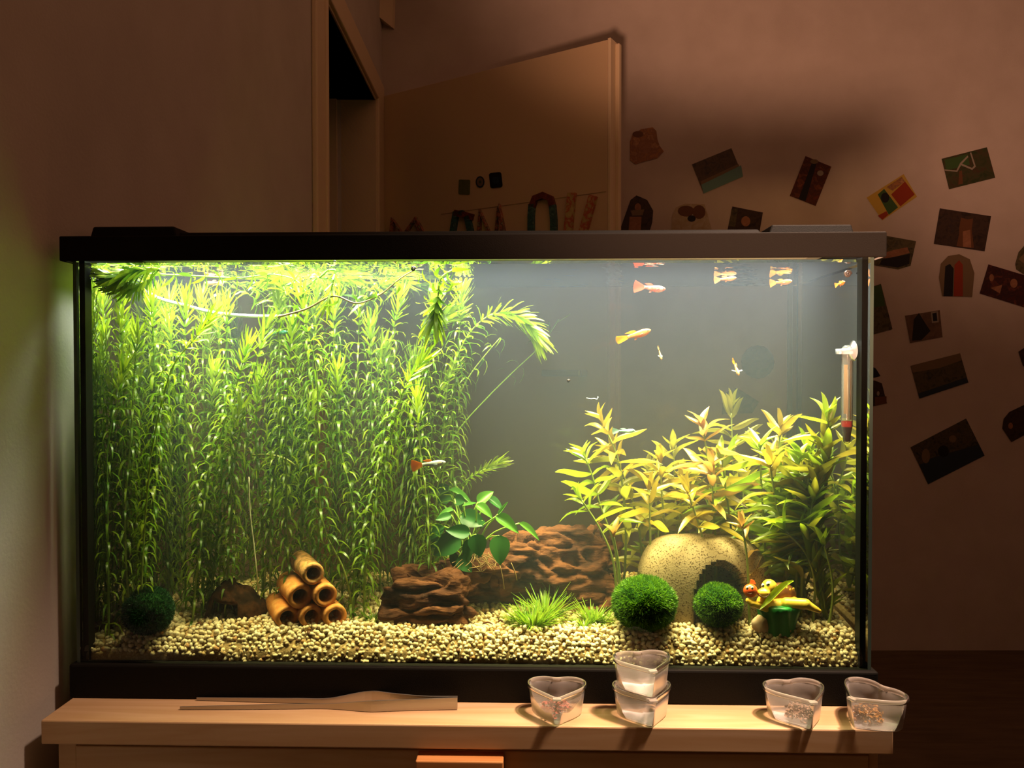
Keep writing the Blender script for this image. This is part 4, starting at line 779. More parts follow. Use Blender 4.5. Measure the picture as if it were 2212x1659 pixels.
# ------------------------------------------------------------------ broad-leaved plant on the driftwood
mAn = leafmat('anubias_leaf', (.022, .10, .02), (.04, .15, .025), .22, .025, True); mAnL = leafmat('anubias_leaf_light', (.08, .26, .025), (.12, .32, .03), .4, .03, True)
def ovate(n, bend, fold):
    V = []; Fa = []; m = 6
    for i in range(n+1):
        s = i/n; w = .5*(math.sin(math.pi*s**.72))**.75*(1-.12*s) if 0 < i < n else .01
        for k in range(m+1):
            q = k/m*2-1; V.append((s+.05*(abs(q))*(1-s)*-.6, w*q, bend*s*s+fold*abs(q)**1.5*w-.04*math.cos(q*3.1)*w))
    for i in range(n):
        for k in range(m): a = i*(m+1)+k; Fa.append([a, a+m+1, a+m+2, a+1])
    return V, Fa
AMs = {}
for key, mt in (('d', mAn), ('g', mAnL)):
    AMs[key] = []
    for b, fo in ((-.18, .18), (-.35, .25), (.05, .12)):
        vv, ff = ovate(10, b, fo); m = bpy.data.meshes.new('leaf'); m.from_pydata(vv, [], ff); m.materials.append(mt); m.polygons.foreach_set('use_smooth', np.ones(len(ff), dtype=bool)); AMs[key].append(m)
cz = lambda a, b: (700+.2712*a, 950+.2712*b)
an = thing('broad_leaf_plant', 'dark green plant with oval leaves rooted on the driftwood', 'water plant', P(*cz(1150, 960), .075))
v, f = tube(spline([P(*cz(1060, 960), .078), P(*cz(1150, 940), .07), P(*cz(1250, 915), .075)], 10), .0028, 7); mk('rhizome', v, f, M('rhizome', (.12, .16, .04), .7), an)
AL = [((1225, 497), (1345, 398), 84, .075, .08, 'g', (0, -1, .5)), ((1305, 460), (1432, 545), 74, .085, .08, 'd', (0, -.6, 1)), ((1385, 595), (1470, 492), 26, .06, .06, 'g', (.3, -.6, 1)), ((1370, 610), (1562, 710), 98, .06, .055, 'g', (.1, -.9, .8)),
      ((1555, 665), (1735, 785), 66, .07, .072, 'g', (.2, -.7, 1)), ((1395, 765), (1405, 995), 150, .045, .035, 'd', (.1, -1, .1)), ((1212, 755), (1240, 932), 140, .04, .034, 'd', (-.1, -1, .2)), ((1165, 795), (1128, 978), 92, .045, .04, 'd', (-.3, -1, .1)),
      ((1162, 740), (970, 722), 106, .045, .045, 'd', (-.1, -1, .5)), ((1085, 785), (855, 900), 170, .065, .06, 'd', (-.2, -1, .4)), ((955, 690), (795, 795), 92, .085, .08, 'd', (-.2, -.8, .5)), ((1012, 600), (888, 642), 66, .06, .055, 'd', (-.1, -.9, .6)),
      ((1032, 560), (888, 592), 62, .07, .065, 'g', (-.1, -.4, 1)), ((1015, 450), (885, 485), 90, .11, .11, 'd', (0, -1, .5)), ((1000, 395), (845, 412), 96, .12, .12, 'd', (0, -1, .4)), ((1000, 400), (1190, 462), 58, .10, .09, 'g', (0, -.4, 1)),
      ((1040, 470), (1128, 490), 84, .09, .09, 'd', (0, -1, .2)), ((1108, 522), (1218, 508), 42, .065, .06, 'g', (0, -.5, 1)), ((1215, 522), (1352, 595), 84, .06, .055, 'g', (.1, -.7, .9)), ((1090, 605), (1285, 665), 140, .07, .065, 'd', (0, -.9, .5)),
      ((1070, 935), (1180, 1055), 112, .06, .055, 'd', (.2, -1, .1)), ((1030, 895), (1075, 1075), 76, .065, .06, 'd', (-.2, -1, .1)), ((1262, 640), (1248, 705), 50, .07, .065, 'd', (0, -1, .2)), ((960, 780), (840, 850), 120, .09, .085, 'd', (-.2, -1, .3)), ((1120, 480), (1080, 575), 60, .1, .1, 'd', (0, -1, 0))]
for i, (b, t, w_, y0, y1, key, up) in enumerate(AL):
    p0, p1 = P(*cz(*b), y0), P(*cz(*t), y1); L = np.linalg.norm(p1-p0); wm = w_*.2712*(y0-CY)/F
    putleaf(an, AMs[key][(i*2+1) % 3 if i not in (5, 6, 7) else 0], p0, (p1-p0), up, L, wm*1.15)
    rp = P(*cz(1090+((i*53) % 140), 930), .072); mid = (rp+p0)/2+np.array([0, .004, .008]); v, f = tube(spline([rp, mid, p0], 8), .0009, 5); mk('petiole', v, f, mStem, an, attr=np.full(len(v), .2))
V = []; Fa = []
for i in range(26):
    a = P(*cz(1080+rng.uniform(0, 260), 915+rng.uniform(-20, 20)), .07); b = a+np.array([rng.uniform(-.02, .025), rng.uniform(-.03, -.005), rng.uniform(-.014, -.002)]); v, f = tube(spline([a, (a+b)/2+rng.normal(size=3)*.003, b], 6), .0004, 4); n0 = len(V); V += v; Fa += [[q+n0 for q in g] for g in f]
for (a, b) in (((1400, 1000), (1435, 1190)), ((1490, 980), (1537, 1120))):
    v, f = tube(spline([P(*cz(*a), .04), P(*cz((a[0]+b[0])/2+5, (a[1]+b[1])/2), .04), P(*cz(*b), .042)], 8), .0005, 4); n0 = len(V); V += v; Fa += [[q+n0 for q in g] for g in f]
q = mk('roots', V, Fa, M('plant_root', (.30, .20, .08), .8), an); q['kind'] = 'stuff'
# ------------------------------------------------------------------ grass tufts
mGr = leafmat('grass_blade', (.13, .30, .015), (.30, .40, .03), .4, .04)
def tuft(u, v, n, L0, label, spread=.008, yoff=.0, up=.9):
    b = gz(u, v); b[1] += yoff; o = thing('grass_tuft', label, 'water plant', b, 'grassy tufts on the gravel'); V = []; Fa = []; At = []
    for i in range(n):
        a = rng.uniform(0, 2*math.pi); rd = rng.uniform(0, spread); p = b+np.array([math.cos(a)*rd, math.sin(a)*rd*.6, -.001]); p[2] = gh(p[0], p[1])-.001
        od = np.array([math.cos(a), math.sin(a)*.7, 0]); L = L0*rng.uniform(.55, 1.1); el = rng.uniform(.25, 1.0)*up; sd = np.array([-math.sin(a), math.cos(a), 0]); bend = rng.uniform(.2, .7)
        n0 = len(V)
        for k, s in enumerate((0, .35, .7, 1)):
            c_ = p+L*(od*s*(1.1-el*.6)+np.array([0, 0, 1])*(el*s*1.05-bend*.35*s*s)); w_ = .00085*(1-.75*s**2); V += [c_-sd*w_, c_+sd*w_]
        Fa += [[n0+2*j, n0+2*j+1, n0+2*j+3, n0+2*j+2] for j in range(3)]; At += [rng.random()]*8
    V = np.array(V); V[:, 1] = np.maximum(V[:, 1], .008)
    q = mk('blades', V, Fa, mGr, o, attr=At); q['kind'] = 'stuff'
tuft(1150, 1348, 260, .031, 'largest grassy tuft in front of the driftwood', .017)
tuft(1178, 1330, 180, .043, 'grassy tuft rising behind the largest one', .012)
tuft(1215, 1310, 90, .034, 'loose grassy tuft at the foot of the driftwood', .007)
tuft(1278, 1345, 90, .032, 'thin grassy tuft left of the largest moss ball', .006)
tuft(1292, 1372, 90, .022, 'low grassy tuft closest to the front glass', .012)
tuft(1262, 1368, 40, .018, 'tiny low grassy tuft beside the low one', .006)
tuft(803, 1338, 40, .016, 'small faint grass sprig left of the driftwood', .006)
# ------------------------------------------------------------------ turtle ornament
mYl = M('turtle_yellow', (.78, .50, .06), .35, .4, cols=[(.90, .62, .08), (.86, .50, .04)], scale=40); mBl = M('ornament_red', (.80, .10, .02), .3, .4); mShell = M('turtle_shell', (.25, .09, .03), .4, .4, cols=[(.30, .12, .04), (.12, .04, .015)], scale=140); mGrB = M('ornament_green', (.015, .16, .03), .35, .4, cols=[(.01, .09, .02), (.03, .26, .05)], scale=50, stretch=(1, 1, .2))
mEyeW, mEyeB = M('eye_white', (.85, .85, .8), .3, .4), M('eye_black', (.01, .01, .01), .2, .5)
ty = .030; bp_ = P(1681, 1355, ty); bp_[2] = gh(bp_[0], ty)-.002
orn = thing('turtle_ornament', 'painted ornament of a smiling yellow turtle hugging a red fish on a green plinth', 'ornament', (bp_[0], ty, bp_[2]))
V = []; Fa = []; n = 40; zs = [(-.004, .0165), (0.004, .0165), (.012, .0175), (.019, .0195), (.025, .0215), (.0262, .019)]
for z, r in zs:
    for k in range(n):
        a = 2*math.pi*k/n; q = r*(1+.10*math.sin(a*9+z*60)+.05*math.sin(a*5-z*90)); V.append((bp_[0]+q*math.cos(a)*1.02, ty+q*.7*math.sin(a), bp_[2]+z))
for j in range(len(zs)-1):
    for k in range(n): Fa.append([j*n+k, j*n+(k+1) % n, (j+1)*n+(k+1) % n, (j+1)*n+k])
Fa.append([(len(zs)-1)*n+k for k in range(n)]); mk('plinth', V, Fa, mGrB, orn)
def O(u, v, dy=0): return P(u, v, ty+dy)
px_ = (ty-CY)/F
caps = [(O(1655, 1312, -.002), O(1712, 1303, .004), 14*px_, 16*px_), (O(1645, 1300, -.004), O(1664, 1275, -.004), 11*px_, 13*px_), (O(1662, 1268, -.006), O(1664, 1270, -.006), 17*px_, 16*px_), (O(1646, 1281, -.010), O(1656, 1282, -.012), 10*px_, 9*px_),
        (O(1700, 1303, -.004), O(1740, 1305, -.010), 13*px_, 12*px_), (O(1740, 1305, -.010), O(1770, 1320, -.012), 11*px_, 5*px_), (O(1655, 1312, -.006), O(1625, 1304, -.014), 10*px_, 7*px_), (O(1625, 1304, -.014), O(1616, 1297, -.013), 7*px_, 6*px_)]
v, nn, f = blob(caps, .0011); mk('turtle_body', v, f, mYl, orn)
v, f = ellip(O(1690, 1283, .010), (30*px_, 20*px_, 25*px_), 3, rotm('Y', .15)); v = [tuple(np.array(q)*1.0) for q in v]; mk('shell', v, f, mShell, orn)
for k in range(7):
    v, f = ellip(O(1672+k*7, 1266+3*(k % 2)+k, .0005), (3*px_, 1.5*px_, 3*px_), 1); mk('shell_spot', v, f, mYl, orn)
def eye(par, u, v, dy, r, look=(0, 0)):
    q = O(u, v, dy); a, b = ellip(q, (r*px_, r*px_*.7, r*px_*1.25), 2); e = mk('eye', a, b, mEyeW, par); a, b = ellip(q+np.array([look[0]*px_, -r*px_*.45, look[1]*px_]), (r*.5*px_, r*px_*.4, r*px_*.6), 2); mk('pupil', a, b, mEyeB, e)
eye(orn, 1648, 1265, -.0155, 3.6); eye(orn, 1659, 1262, -.0165, 4.4)
v, f = tube(spline([O(1640, 1284, -.0155), O(1648, 1290, -.0175), O(1658, 1288, -.0175), O(1663, 1281, -.0165)], 8), .0005, 5); mk('mouth', v, f, mBrn, orn)
fcn = O(1621, 1276, -.010); v, f = ellip(fcn, (15*px_, 12*px_, 14.5*px_), 3); rf = mk('red_fish', v, f, mBl, orn)
eye(orn, 1614, 1270, -.0165, 3.2); eye(orn, 1625, 1270, -.0168, 3.2)
v, f = tube(spline([O(1614, 1281, -.0168), O(1619, 1283, -.0176), O(1625, 1281, -.0172)], 6), .0004, 5); mk('fish_mouth', v, f, mBrn, orn)
mb = MB(); q = [O(1619, 1263, -.008), O(1622, 1252, -.004), O(1629, 1254, 0), O(1633, 1262, .0)]; q2 = [a+np.array([.0006, .0022, 0]) for a in q]
mb.add(q+q2, [(0, 1, 2, 3), (7, 6, 5, 4), (0, 4, 5, 1), (1, 5, 6, 2), (2, 6, 7, 3), (3, 7, 4, 0)]).build('fish_fin', mBl, orn, bev=.0004)
v, f = ICO[3]; st = np.array([q*(1+.15*nz(q, 2, 5)) for q in v])*np.array([.0085, .007, .0105]); mk('coral_lump', st+np.array([P(1642, 1345, ty-.004)[0], ty-.004, gh(bp_[0], ty-.004)+.004]), f, M('coral_pink', (.62, .42, .28), .8, .1, cols=[(.66, .48, .32), (.55, .34, .22)], scale=150), orn)
# flat pebble under the olive moss ball
st = np.array([q*(1+.08*nz(q, 1.2, 2)) for q in v])*np.array([.021, .009, .0045]); tag(mk('flat_stone', st+gz(1556, 1366)+np.array([0, .003, -.0005]), f, M('flat_stone', (.60, .47, .30), .8, .1)), 'flat tan stone lying before the olive moss ball', 'stone')
# ================================================================== thermometer
ty2 = .019
tA, tB = P(1829, 745, ty2), P(1829, 958, ty2); tr_ = (P(1841, 800, ty2)[0]-P(1817, 800, ty2)[0])/2
th = thing('thermometer', 'glass tube thermometer with red and black tip on a clear sucker', 'thermometer', tB)
Lt = tA[2]-tB[2]; prof = [(.0003, 0), (tr_*.45, .0006), (tr_*.62, .002), (tr_*.72, .010), (tr_, .018), (tr_, Lt-tr_*.8)]+[(tr_*math.cos(a), Lt-tr_*.8+tr_*.8*math.sin(a)) for a in (.4, .8, 1.2, 1.5)]
v, f = lathe(prof, tB, 20); mk('tube', v, f, plastic('tube_glass', (.75, .78, .72), .20, .05), th)
v, f = lathe([(.0002, .0015), (tr_*.55, .002), (tr_*.62, .010), (tr_*.78, .0165), (.0002, .0167)], tB, 18); mk('black_ballast', v, f, M('ballast_black', (.02, .015, .012), .7, .1, bump=.5, bscale=900), th)
v, f = lathe([(.0002, .0167), (tr_*.80, .0168), (tr_*.93, .019), (tr_*.93, .0228), (.0002, .0232)], tB, 18); mk('red_ballast', v, f, M('ballast_red', (.75, .05, .03), .7, .1, bump=.4, bscale=900), th)
box('scale_strip', M('scale_paper', (.62, .58, .36), .6), tB[0]-tr_*.55, tB[0]+tr_*.15, ty2+.0005, ty2+.0009, tB[2]+.030, tA[2]-.020, th)
v, f = tube([tB+np.array([tr_*.1, -.0006, .024]), tB+np.array([tr_*.1, -.0006, Lt*.75])], .0007, 6); mk('capillary', v, f, M('capillary', (.6, .55, .4), .3), th)
v, f = tube([tB+np.array([tr_*.72, .001, .024]), tB+np.array([tr_*.72, .001, Lt-.016])], .0009, 6); mk('tube_shade', v, f, M('shade_brown', (.10, .07, .03), .2), th)  # dark rod added as the shaded side of the clear tube
mClip = plastic('clear_rubber', (.90, .92, .95), .72, .2)
zc = P(1829, 759, ty2)[2]
mb = MB(); v, f = lathe([(tr_*1.03, -.0028), (tr_*1.35, -.0028), (tr_*1.35, .0028), (tr_*1.03, .0028), (tr_*1.03, -.0028)], (tB[0], ty2, zc), 18); mb.add(v, f); mb.box(tB[0]-tr_*1.9, tB[0]-tr_*.9, ty2-.003, ty2+.003, zc-.0026, zc+.0026); mb.build('clip', mClip, th, True)
Ry = np.array([[0, 0, 1], [0, 1, 0], [-1, 0, 0]])
sr = .0107
v, f = lathe([(.0005, .3890-tB[0]), (sr, .3885-tB[0]), (sr*.96, .3872-tB[0]), (sr*.45, .3845-tB[0]), (.0028, .3825-tB[0]), (.0028, .3795-tB[0]), (sr*.30, .379-tB[0]), (.0005, tr_*1.2)], (tB[0], ty2, zc+.0006), 20, Ry); mk('sucker', v, f, mClip, th)
# ================================================================== fish
def fish(loc, L, yaw, pitch, bodym, tailm, label, tailang=0, tailw=.30, taill=.30, deep=.17, dorsal=.14, roll=0, bellym=None, pect=False):
    """a guppy: nose along +x before turning; yaw about z, pitch up"""
    Rm = rotm('Z', yaw)@rotm('Y', -pitch)@rotm('X', roll); loc = np.array(loc)
    X = lambda q: (np.array(q)@Rm.T)*L+loc
    o = thing('guppy', label, 'fish', loc, 'guppies swimming in the tank'); BL = 1-taill
    sec = [(.50, .004, .004, .0), (.485, .020, .026, .004), (.45, .040, .052, .004), (.38, .057, .084, -.002), (.28, .060, .60*deep, -.008), (.16, .052, .56*deep, -.012), (.04, .036, .40*deep, -.002), (-.08, .024, .30*deep, .004), (.50-BL, .014, .27*deep, .006)]
    V = []; n = 14
    for x, ry, rz, zc_ in sec:
        for k in range(n): a = 2*math.pi*k/n; V.append(X((x, ry*math.cos(a), zc_+rz*math.sin(a))))
    Fc = [[j*n+k, j*n+(k+1) % n, (j+1)*n+(k+1) % n, (j+1)*n+k] for j in range(len(sec)-1) for k in range(n)]+[list(range(n)), [(len(sec)-1)*n+k for k in range(n)][::-1]]
    mk('body', V, Fc, bodym, o)
    tx = .50-BL; ca, sa = math.cos(tailang), math.sin(tailang); V = []; Fc = []; m = 7
    for i, s in enumerate((0, .35, .7, 1.0)):
        for k in range(m):
            q = k/(m-1)*2-1; hh = (.27*deep+(tailw/2-.27*deep)*s**.8)*q; xx = -taill*s*(1-.12*q*q*s); yy = .02*math.sin(q*2+s*3)*s
            V.append((tx+.01+xx*ca, yy+xx*sa, .006+hh))
    k2 = len(V); W_ = [X(q) for q in V]+[X((q[0], q[1]+.008*(1-.6*(i//m)/3), q[2])) for i, q in enumerate(V)]
    for s in (0, 1):
        for i in range(3):
            for k in range(m-1): a = s*k2+i*m+k; g = [a, a+m, a+m+1, a+1]; Fc.append(g if s else g[::-1])
    mk('tail_fin', W_, Fc, tailm, o)
    if dorsal:
        q = [(.12, 0, .5*deep), (.06, 0, .5*deep+.05), (-.04, .008, .5*deep+.055), (-.04-dorsal*.8, .012, .5*deep+.03), (-.0, 0, .42*deep-.01)]
        V = [X(a) for a in q]+[X((a[0], a[1]+.007, a[2])) for a in q]; mk('dorsal_fin', V, [[0, 1, 2, 3, 4], [9, 8, 7, 6, 5]]+[[i, 5+i, 5+(i+1) % 5, (i+1) % 5] for i in range(5)], tailm, o, False)
        q = [(.10, 0, -.5*deep), (.02, 0, -.45*deep), (-.01, .004, -.5*deep-.045), (.04, .004, -.5*deep-.05)]
        V = [X(a) for a in q]+[X((a[0], a[1]+.006, a[2])) for a in q]; mk('anal_fin', V, [[0, 1, 2, 3], [7, 6, 5, 4]]+[[i, 4+i, 4+(i+1) % 4, (i+1) % 4] for i in range(4)], bellym or bodym, o, False)
    for s in (-1, 1):
        v, f = ellip(X((.41, s*.044, .014)), (.017*L,)*3, 2); mk('eye', v, f, mEyeB, o)
        w = .17 if pect else .08; q = [(.26, s*.055, -.02), (.22, s*(.055+w), -.02+.03*pect), (.16, s*(.05+w*.9), -.03+.02*pect), (.2, s*.052, -.035)]
        V = [X(a) for a in q]+[X((a[0], a[1], a[2]+.006)) for a in q]; mk('pectoral_fin', V, [[0, 1, 2, 3], [7, 6, 5, 4]]+[[i, 4+i, 4+(i+1) % 4, (i+1) % 4] for i in range(4)], mFinW, o, False)
    return o
def fmat(name, cols, scale=60, pos=None): 
    m, t, N, L = newmat(name); o = N('ShaderNodeOutputMaterial'); b = N('ShaderNodeBsdfPrincipled'); L(b.outputs[0], o.inputs[0]); b.inputs['Roughness'].default_value = .35; b.inputs['Specular IOR Level'].default_value = .4
    s, n, mp = noisecol(t, N, L, cols, scale, 3, 'Object', (1, 1, 1), pos); L(s, b.inputs['Base Color']); return m
mFinW = leafmat('fin_clear', (.75, .78, .78), (.8, .8, .8), .5, .1, True)
mSilv = fmat('guppy_silver', [(.28, .42, .40), (.62, .66, .36), (.50, .60, .50), (.58, .48, .28)], 130); mTailO = leafmat('fin_orange', (.98, .36, .012), (.98, .42, .012), .3, .05, True); mTailR = leafmat('fin_red', (.85, .10, .05), (.85, .16, .08), .4, .08, True)
mRedB = fmat('guppy_red', [(.80, .14, .02), (.85, .22, .03), (.70, .40, .12)], 70); mPeach = fmat('guppy_peach', [(.46, .22, .07), (.46, .28, .11), (.42, .16, .05)], 90); mGold = fmat('guppy_gold', [(.52, .24, .03), (.48, .17, .025)], 80); mBluS = fmat('guppy_blue', [(.25, .48, .42), (.40, .60, .50)], 90); mPinkB = fmat('guppy_pink', [(.75, .22, .18), (.70, .35, .28)], 90); mTealB = fmat('guppy_teal', [(.05, .30, .22), (.08, .36, .28)], 90); mRW = fmat('guppy_red_white', [(.55, .55, .45), (.60, .12, .06), (.55, .50, .38)], 110)
fish(P(925, 1003, .045), .0375, .12, .10, mSilv, mTailO, 'silver guppy with an orange fan tail near the waterweed', tailw=.36, taill=.33)
fish(P(1368, 725, .07), .040, 0, .30, mRedB, mTailO, 'orange-red guppy climbing in the open water', tailang=.1, tailw=.22, taill=.34, dorsal=.22)
fish(P(1425, 762, .09), .019, -1.25, -1.05, mPeach, mPeach, 'tiny pale fry guppy pointing downwards below the red one', dorsal=0, tailw=.2)
fish(P(1589, 793, .06), .026, -1.45, -.75, mPeach, mTailO, 'peach guppy seen head-on with spread fins', pect=True, deep=.17, tailw=.22, dorsal=.1)
fish(P(1403, 622, .10), .039, .25, -.06, mRW, mTailR, 'white and red guppy with a round red tail under the surface', tailw=.36, taill=.34)
fish(P(1566, 603, .12), .026, -.45, .05, mPeach, mPeach, 'peach guppy right under the surface beside the red-tailed one', deep=.17, tailw=.34)
fish(P(1686, 610, .13), .030, -.9, .0, mGold, mGold, 'golden guppy at the surface near the back corner', deep=.17, tailw=.34)
fish(P(1814, 613, .036), .019, -1.4, .1, mGold, mGold, 'small golden guppy facing the glass in the right corner', deep=.22, dorsal=.1)
fish(P(1347, 931, .10), .026, -.1, .03, mBluS, mBluS, 'pale blue guppy among the yellow leaves', deep=.15)
fish(P(463, 611, .12), .026, 2.9, .0, mPinkB, mPinkB, 'pinkish guppy behind the floating weed')
fish(P(603, 718, .09), .022, .1, .03, mTealB, mTealB, 'small teal guppy hidden in the waterweed')
# snails, thread, crumbs
mSn = M('snail_shell', (.06, .035, .02), .35, .4)
def snail(u, v, Y, r, label):
    c_ = P(u, v, Y); pts = []; rad = []
    for k in range(30):
        a = k*.42; q = r*(1-.028*k); pts.append(c_+np.array([math.cos(a)*q*.62, -r*.02*k+r*.3, math.sin(a)*q*.62])); rad.append(r*.42*(1-.03*k))
    vv, ff = tube(pts, rad, 7); tag(mk('snail', vv, ff, mSn), label, 'snail', 'tiny water snails')
snail(722, 567, .012, .0026, 'tiny dark snail on the front glass at the water line, above the runner'); snail(893, 581, .018, .0034, 'dark ringed snail on the end of the drifting runner'); snail(1228, 823, .05, .0022, 'tiny dark snail floating in the open water'); snail(897, 922, .06, .0022, 'tiny pale snail above the orange tailed guppy')
snail(1832, 592, .044, .005, 'dark snail sitting above the golden guppy in the right corner'); 
for i, (u, v) in enumerate([(197, 579), (203, 590), (195, 602), (211, 605), (227, 622)]):
    a = P(u, v, .0065); vv, ff = ellip(a, (.0011, .0007, .0008), 1, rotm('Y', .6)); tag(mk('dark_speck', vv, ff, mEyeB), 'small black speck on the glass in the upper left corner, %s from the top' % ORD[i+1], 'speck', 'specks on the front glass')
p = spline([P(u, v, .05) for u, v in [(1267, 860), (1277, 862), (1284, 861), (1290, 863), (1292, 857)]], 14); v, f = tube(p, .0006, 5)
tag(mk('white_thread', v, f, M('white_thread', (.85, .85, .8), .5)), 'short white squiggle drifting above the yellow plants', 'thread')
for u, v, l, nm in ((985, 1352, .009, 'at the foot of the driftwood'), (1042, 1352, .011, 'midway between driftwood and grassy tuft'), (1075, 1348, .006, 'touching the largest grassy tuft'), (423, 1353, .006, 'in front of the coconut shell')):
    a = gz(u, v)+np.array([0, 0, .002]); p = spline([a, a+np.array([l*.5, .002, .0014]), a+np.array([l, -.001, 0])], 7); vv, ff = tube(p, [.0005, .0009, .0011, .001, .0009, .0007, .0004], 5)
    tag(mk('bark_crumb', vv, ff, mBark), 'brown bark crumb on the gravel '+nm, 'bark crumb', 'bark crumbs on the gravel')
# ================================================================== things on the cabinet top
mPl = plastic('translucent_plastic', (.80, .73, .65), .22, .42); mRim = plastic('plastic_rim', (.80, .72, .64), .50, .25)
def heart(n=56):
    q = []
    for i in range(n):
        t = 2*math.pi*i/n; x = 16*math.sin(t)**3; y = 13*math.cos(t)-4*math.cos(2*t)-1.3*math.cos(3*t)-math.cos(4*t)*.4; q.append((x/32, y/32))
    q = np.array(q)
    for _ in range(3):
        c_ = np.r_[q, q[:1]]; d = np.r_[0, np.cumsum(np.linalg.norm(np.diff(c_, axis=0), axis=1))]; t = np.linspace(0, d[-1], n, endpoint=False); q = np.stack([np.interp(t, d, c_[:, a]) for a in (0, 1)], 1)
        q = (q+np.roll(q, 1, 0)+np.roll(q, -1, 0))/3
    q[:, 0] /= 2*np.abs(q[:, 0]).max(); q[:, 1] = (q[:, 1]-q[:, 1].min())/(q[:, 1].max()-q[:, 1].min())*.87-.46
    return q
HRT = heart()
def pot(c_, w, ang, hgt, label, cleft=True):
    """heart-shaped cup; c_ = centre of its foot"""
    c_ = np.array(c_, float); my = max(x*math.sin(ang)+y*math.cos(ang) for x, y in HRT)*w; c_[1] = min(c_[1], -.0085-my)
    o = thing('heart_cup', label, 'cup', c_, 'small clear heart-shaped cups'); ca, sa = math.cos(ang), math.sin(ang); n = len(HRT)
    def ring(s, z): return [(c_[0]+w*s*(x*ca-y*sa), c_[1]+w*s*(x*sa+y*ca), c_[2]+z) for x, y in HRT]
    rows = [ring(.02, .0012), ring(.80, .0006), ring(.84, .0018), ring(.90, hgt*.5), ring(.94, hgt*.86)]
    inner = [ring(.925, hgt*.86), ring(.885, hgt*.5), ring(.82, .0026), ring(.02, .0022)]
    V = [q for r_ in rows+inner for q in r_]; R_ = len(rows+inner); Fc = [[j*n+k, j*n+(k+1) % n, (j+1)*n+(k+1) % n, (j+1)*n+k] for j in range(R_-1) for k in range(n)]
    mk('cup_body', V, Fc, mPl, o)
    rm = [ring(.935, hgt*.84), ring(.985, hgt*.85), ring(1.0, hgt*.90), ring(.995, hgt*.985), ring(.97, hgt), ring(.935, hgt*.985), ring(.92, hgt*.86), ring(.935, hgt*.84)]
    V = [q for r_ in rm for q in r_]; Fc = [[j*n+k, j*n+(k+1) % n, (j+1)*n+(k+1) % n, (j+1)*n+k] for j in range(len(rm)-1) for k in range(n)]; mk('rim', V, Fc, mRim, o)
    ty_ = HRT[np.argmin(abs(HRT[:, 0])+10*(HRT[:, 1] < 0)), 1]
    def tb(x, y): return (c_[0]+x*ca-y*sa, c_[1]+x*sa+y*ca)
    mb = MB(); y0 = w*ty_; mb.box(-.0045, .0045, y0-.001, y0+.0028, hgt*.88, hgt*.96, 0, lambda x, y, z: (*tb(x, y), c_[2]+z)); mb.build('hinge_tab', mRim, o, bev=.0006)
    y1 = w*HRT[:, 1].min(); MB().box(-.004, .004, y1-.0022, y1+.002, hgt*.90, hgt*.97, 0, lambda x, y, z: (*tb(x, y), c_[2]+z)).build('latch_tab', mRim, o, bev=.0006)
    return o
def fit(c_, w, ang):                             # keep the back of the cup clear of the tank frame
    my = max(x*math.sin(ang)+y*math.cos(ang) for x, y in HRT)*w; c_[1] = min(c_[1], -.0085-my); return c_
def cupc(tu, tv, w, ang, z=ZT):                # centre from the pixel where the tip of the foot stands
    t = G(tu, tv, z); s = .82*w*HRT[:, 1].min(); return fit(np.array([t[0]+s*math.sin(ang), t[1]-s*math.cos(ang), z]), w, ang)
WD = .0575; HH = .0290
c1 = cupc(1203, 1566, WD, -.03); c2 = cupc(1404, 1563, WD, .16); c4 = cupc(1750, 1578, WD*1.03, .16); c5 = fit(G(1870, 1553, ZT), WD*1.04, -1.0)
pot(c1, WD, -.03, HH, 'heart cup with pink flakes, standing alone right of the tweezers')
pot(c2, WD, .16, HH, 'empty heart cup at the bottom of the stack of two')
pot(c2+np.array([0, .0005, .0272]), WD*.985, .16, HH, 'empty heart cup nested on top of the stack of two')
pot(c4, WD*1.03, .16, HH*1.03, 'heart cup with grey-brown flakes, left one of the right-hand pair')
pot(c5, WD*1.04, -1.0, HH*1.08, 'heart cup with orange-brown flakes at the end of the cabinet')
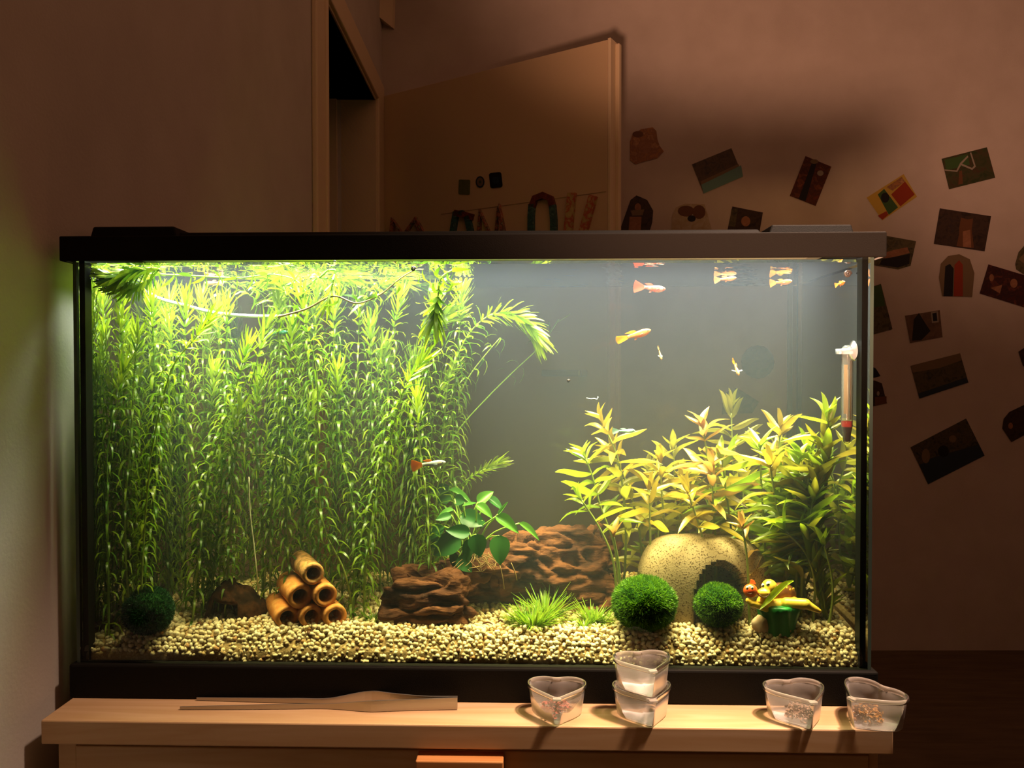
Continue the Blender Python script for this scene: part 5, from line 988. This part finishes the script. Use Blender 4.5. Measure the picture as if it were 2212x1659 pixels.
def flakes(c_, w, ang, n, hmax, cols, label, shift=(0, 0), sp=.62, size=.0048):
    m = M('flake_'+cols[0], cols[1], .8, .1, cols=cols[1:], scale=120); V = []; Fa = []; ca, sa = math.cos(ang), math.sin(ang)
    for i in range(n):
        while True:
            x, y = rng.uniform(-.5, .5), rng.uniform(-.5, .4)
            if (x/.42)**2+(y/.40)**2 < 1: break
        x, y = x*sp+shift[0], y*sp+shift[1]; z = .0035+hmax*rng.random()*max(.1, 1-((x-shift[0])**2+(y-shift[1])**2)*9)
        p = np.array([c_[0]+w*(x*ca-y*sa), c_[1]+w*(x*sa+y*ca), c_[2]+z]); r = rrot(); s = size*rng.uniform(.5, 1.1); n0 = len(V)
        for a, b, h in ((-1, -.6, .2), (.2, -.9, 0), (1, -.3, .3), (.7, .8, 0), (-.3, .9, .25), (0, 0, -.2)): V.append(p+(r@np.array([a, b, h]))*s*.5*np.array([1, 1, .7]))
        Fa += [[n0+k, n0+(k+1) % 5, n0+5] for k in range(5)]
    V = np.array(V); V[:, 2] = np.maximum(V[:, 2], c_[2]+.0028); tag(mk('fish_flakes', V, Fa, m, None, False), label, 'fish food', kind='stuff')
flakes(c1, WD, -.03, 220, .013, ['pink', (.46, .13, .10), (.34, .08, .06), (.52, .22, .16)], 'pink fish food flakes in the lone heart cup')
flakes(c4, WD*1.03, .16, 200, .015, ['grey', (.34, .22, .16), (.24, .15, .11), (.42, .30, .23)], 'grey-brown fish food flakes in the left cup of the right-hand pair', (0, -.05), .50)
flakes(c5, WD*1.04, -1.0, 220, .016, ['orange', (.36, .17, .04), (.24, .11, .025), (.46, .24, .06)], 'orange-brown fish food flakes in the cup at the cabinet end', (-.05, -.02), .58)
# tweezers
tw = thing('tweezers', 'long steel aquascaping tweezers lying on the cabinet top', 'tweezers', G(700, 1530, ZT))
def blade(name, pts):                            # (u, v of the lower edge, blade height in metres, y offset)
    V = []; base = []
    for u, v, h, dy in pts:
        q = G(u, v, ZT+.0006); base.append((q[0], q[1]+dy, q[2], h))
    B_ = spline(base, 40); T = np.gradient(B_[:, :3], axis=0)
    for q, t in zip(B_, T):
        nrm = norm(np.cross((0, 0, 1), t)); p = q[:3]; h = q[3]
        V += [p-nrm*.0006, p+nrm*.0006, p+nrm*.0006+np.array([0, 0, h]), p-nrm*.0006+np.array([0, 0, h])]
    n = len(B_); Fc = [[4*i+k, 4*i+(k+1) % 4, 4*i+4+(k+1) % 4, 4*i+4+k] for i in range(n-1) for k in range(4)]+[[0, 1, 2, 3], [4*n-1, 4*n-2, 4*n-3, 4*n-4]]
    mk(name, V, Fc, mSteel, tw, False)
blade('arm', [(389, 1532, .0026, 0), (500, 1532, .0038, 0), (620, 1531, .0048, 0), (718, 1531, .0052, 0), (760, 1533, .0078, -.001), (795, 1535, .0104, -.002), (860, 1534, .0106, -.001), (988, 1532, .0115, 0)])
blade('arm', [(425, 1512, .0026, 0), (520, 1515, .0036, 0), (640, 1518, .0046, 0), (718, 1519, .0055, 0), (760, 1516, .0080, 0), (798, 1514, .0100, 0), (850, 1520, .0104, 0), (920, 1528, .0108, .001), (988, 1530, .0113, .0014)])
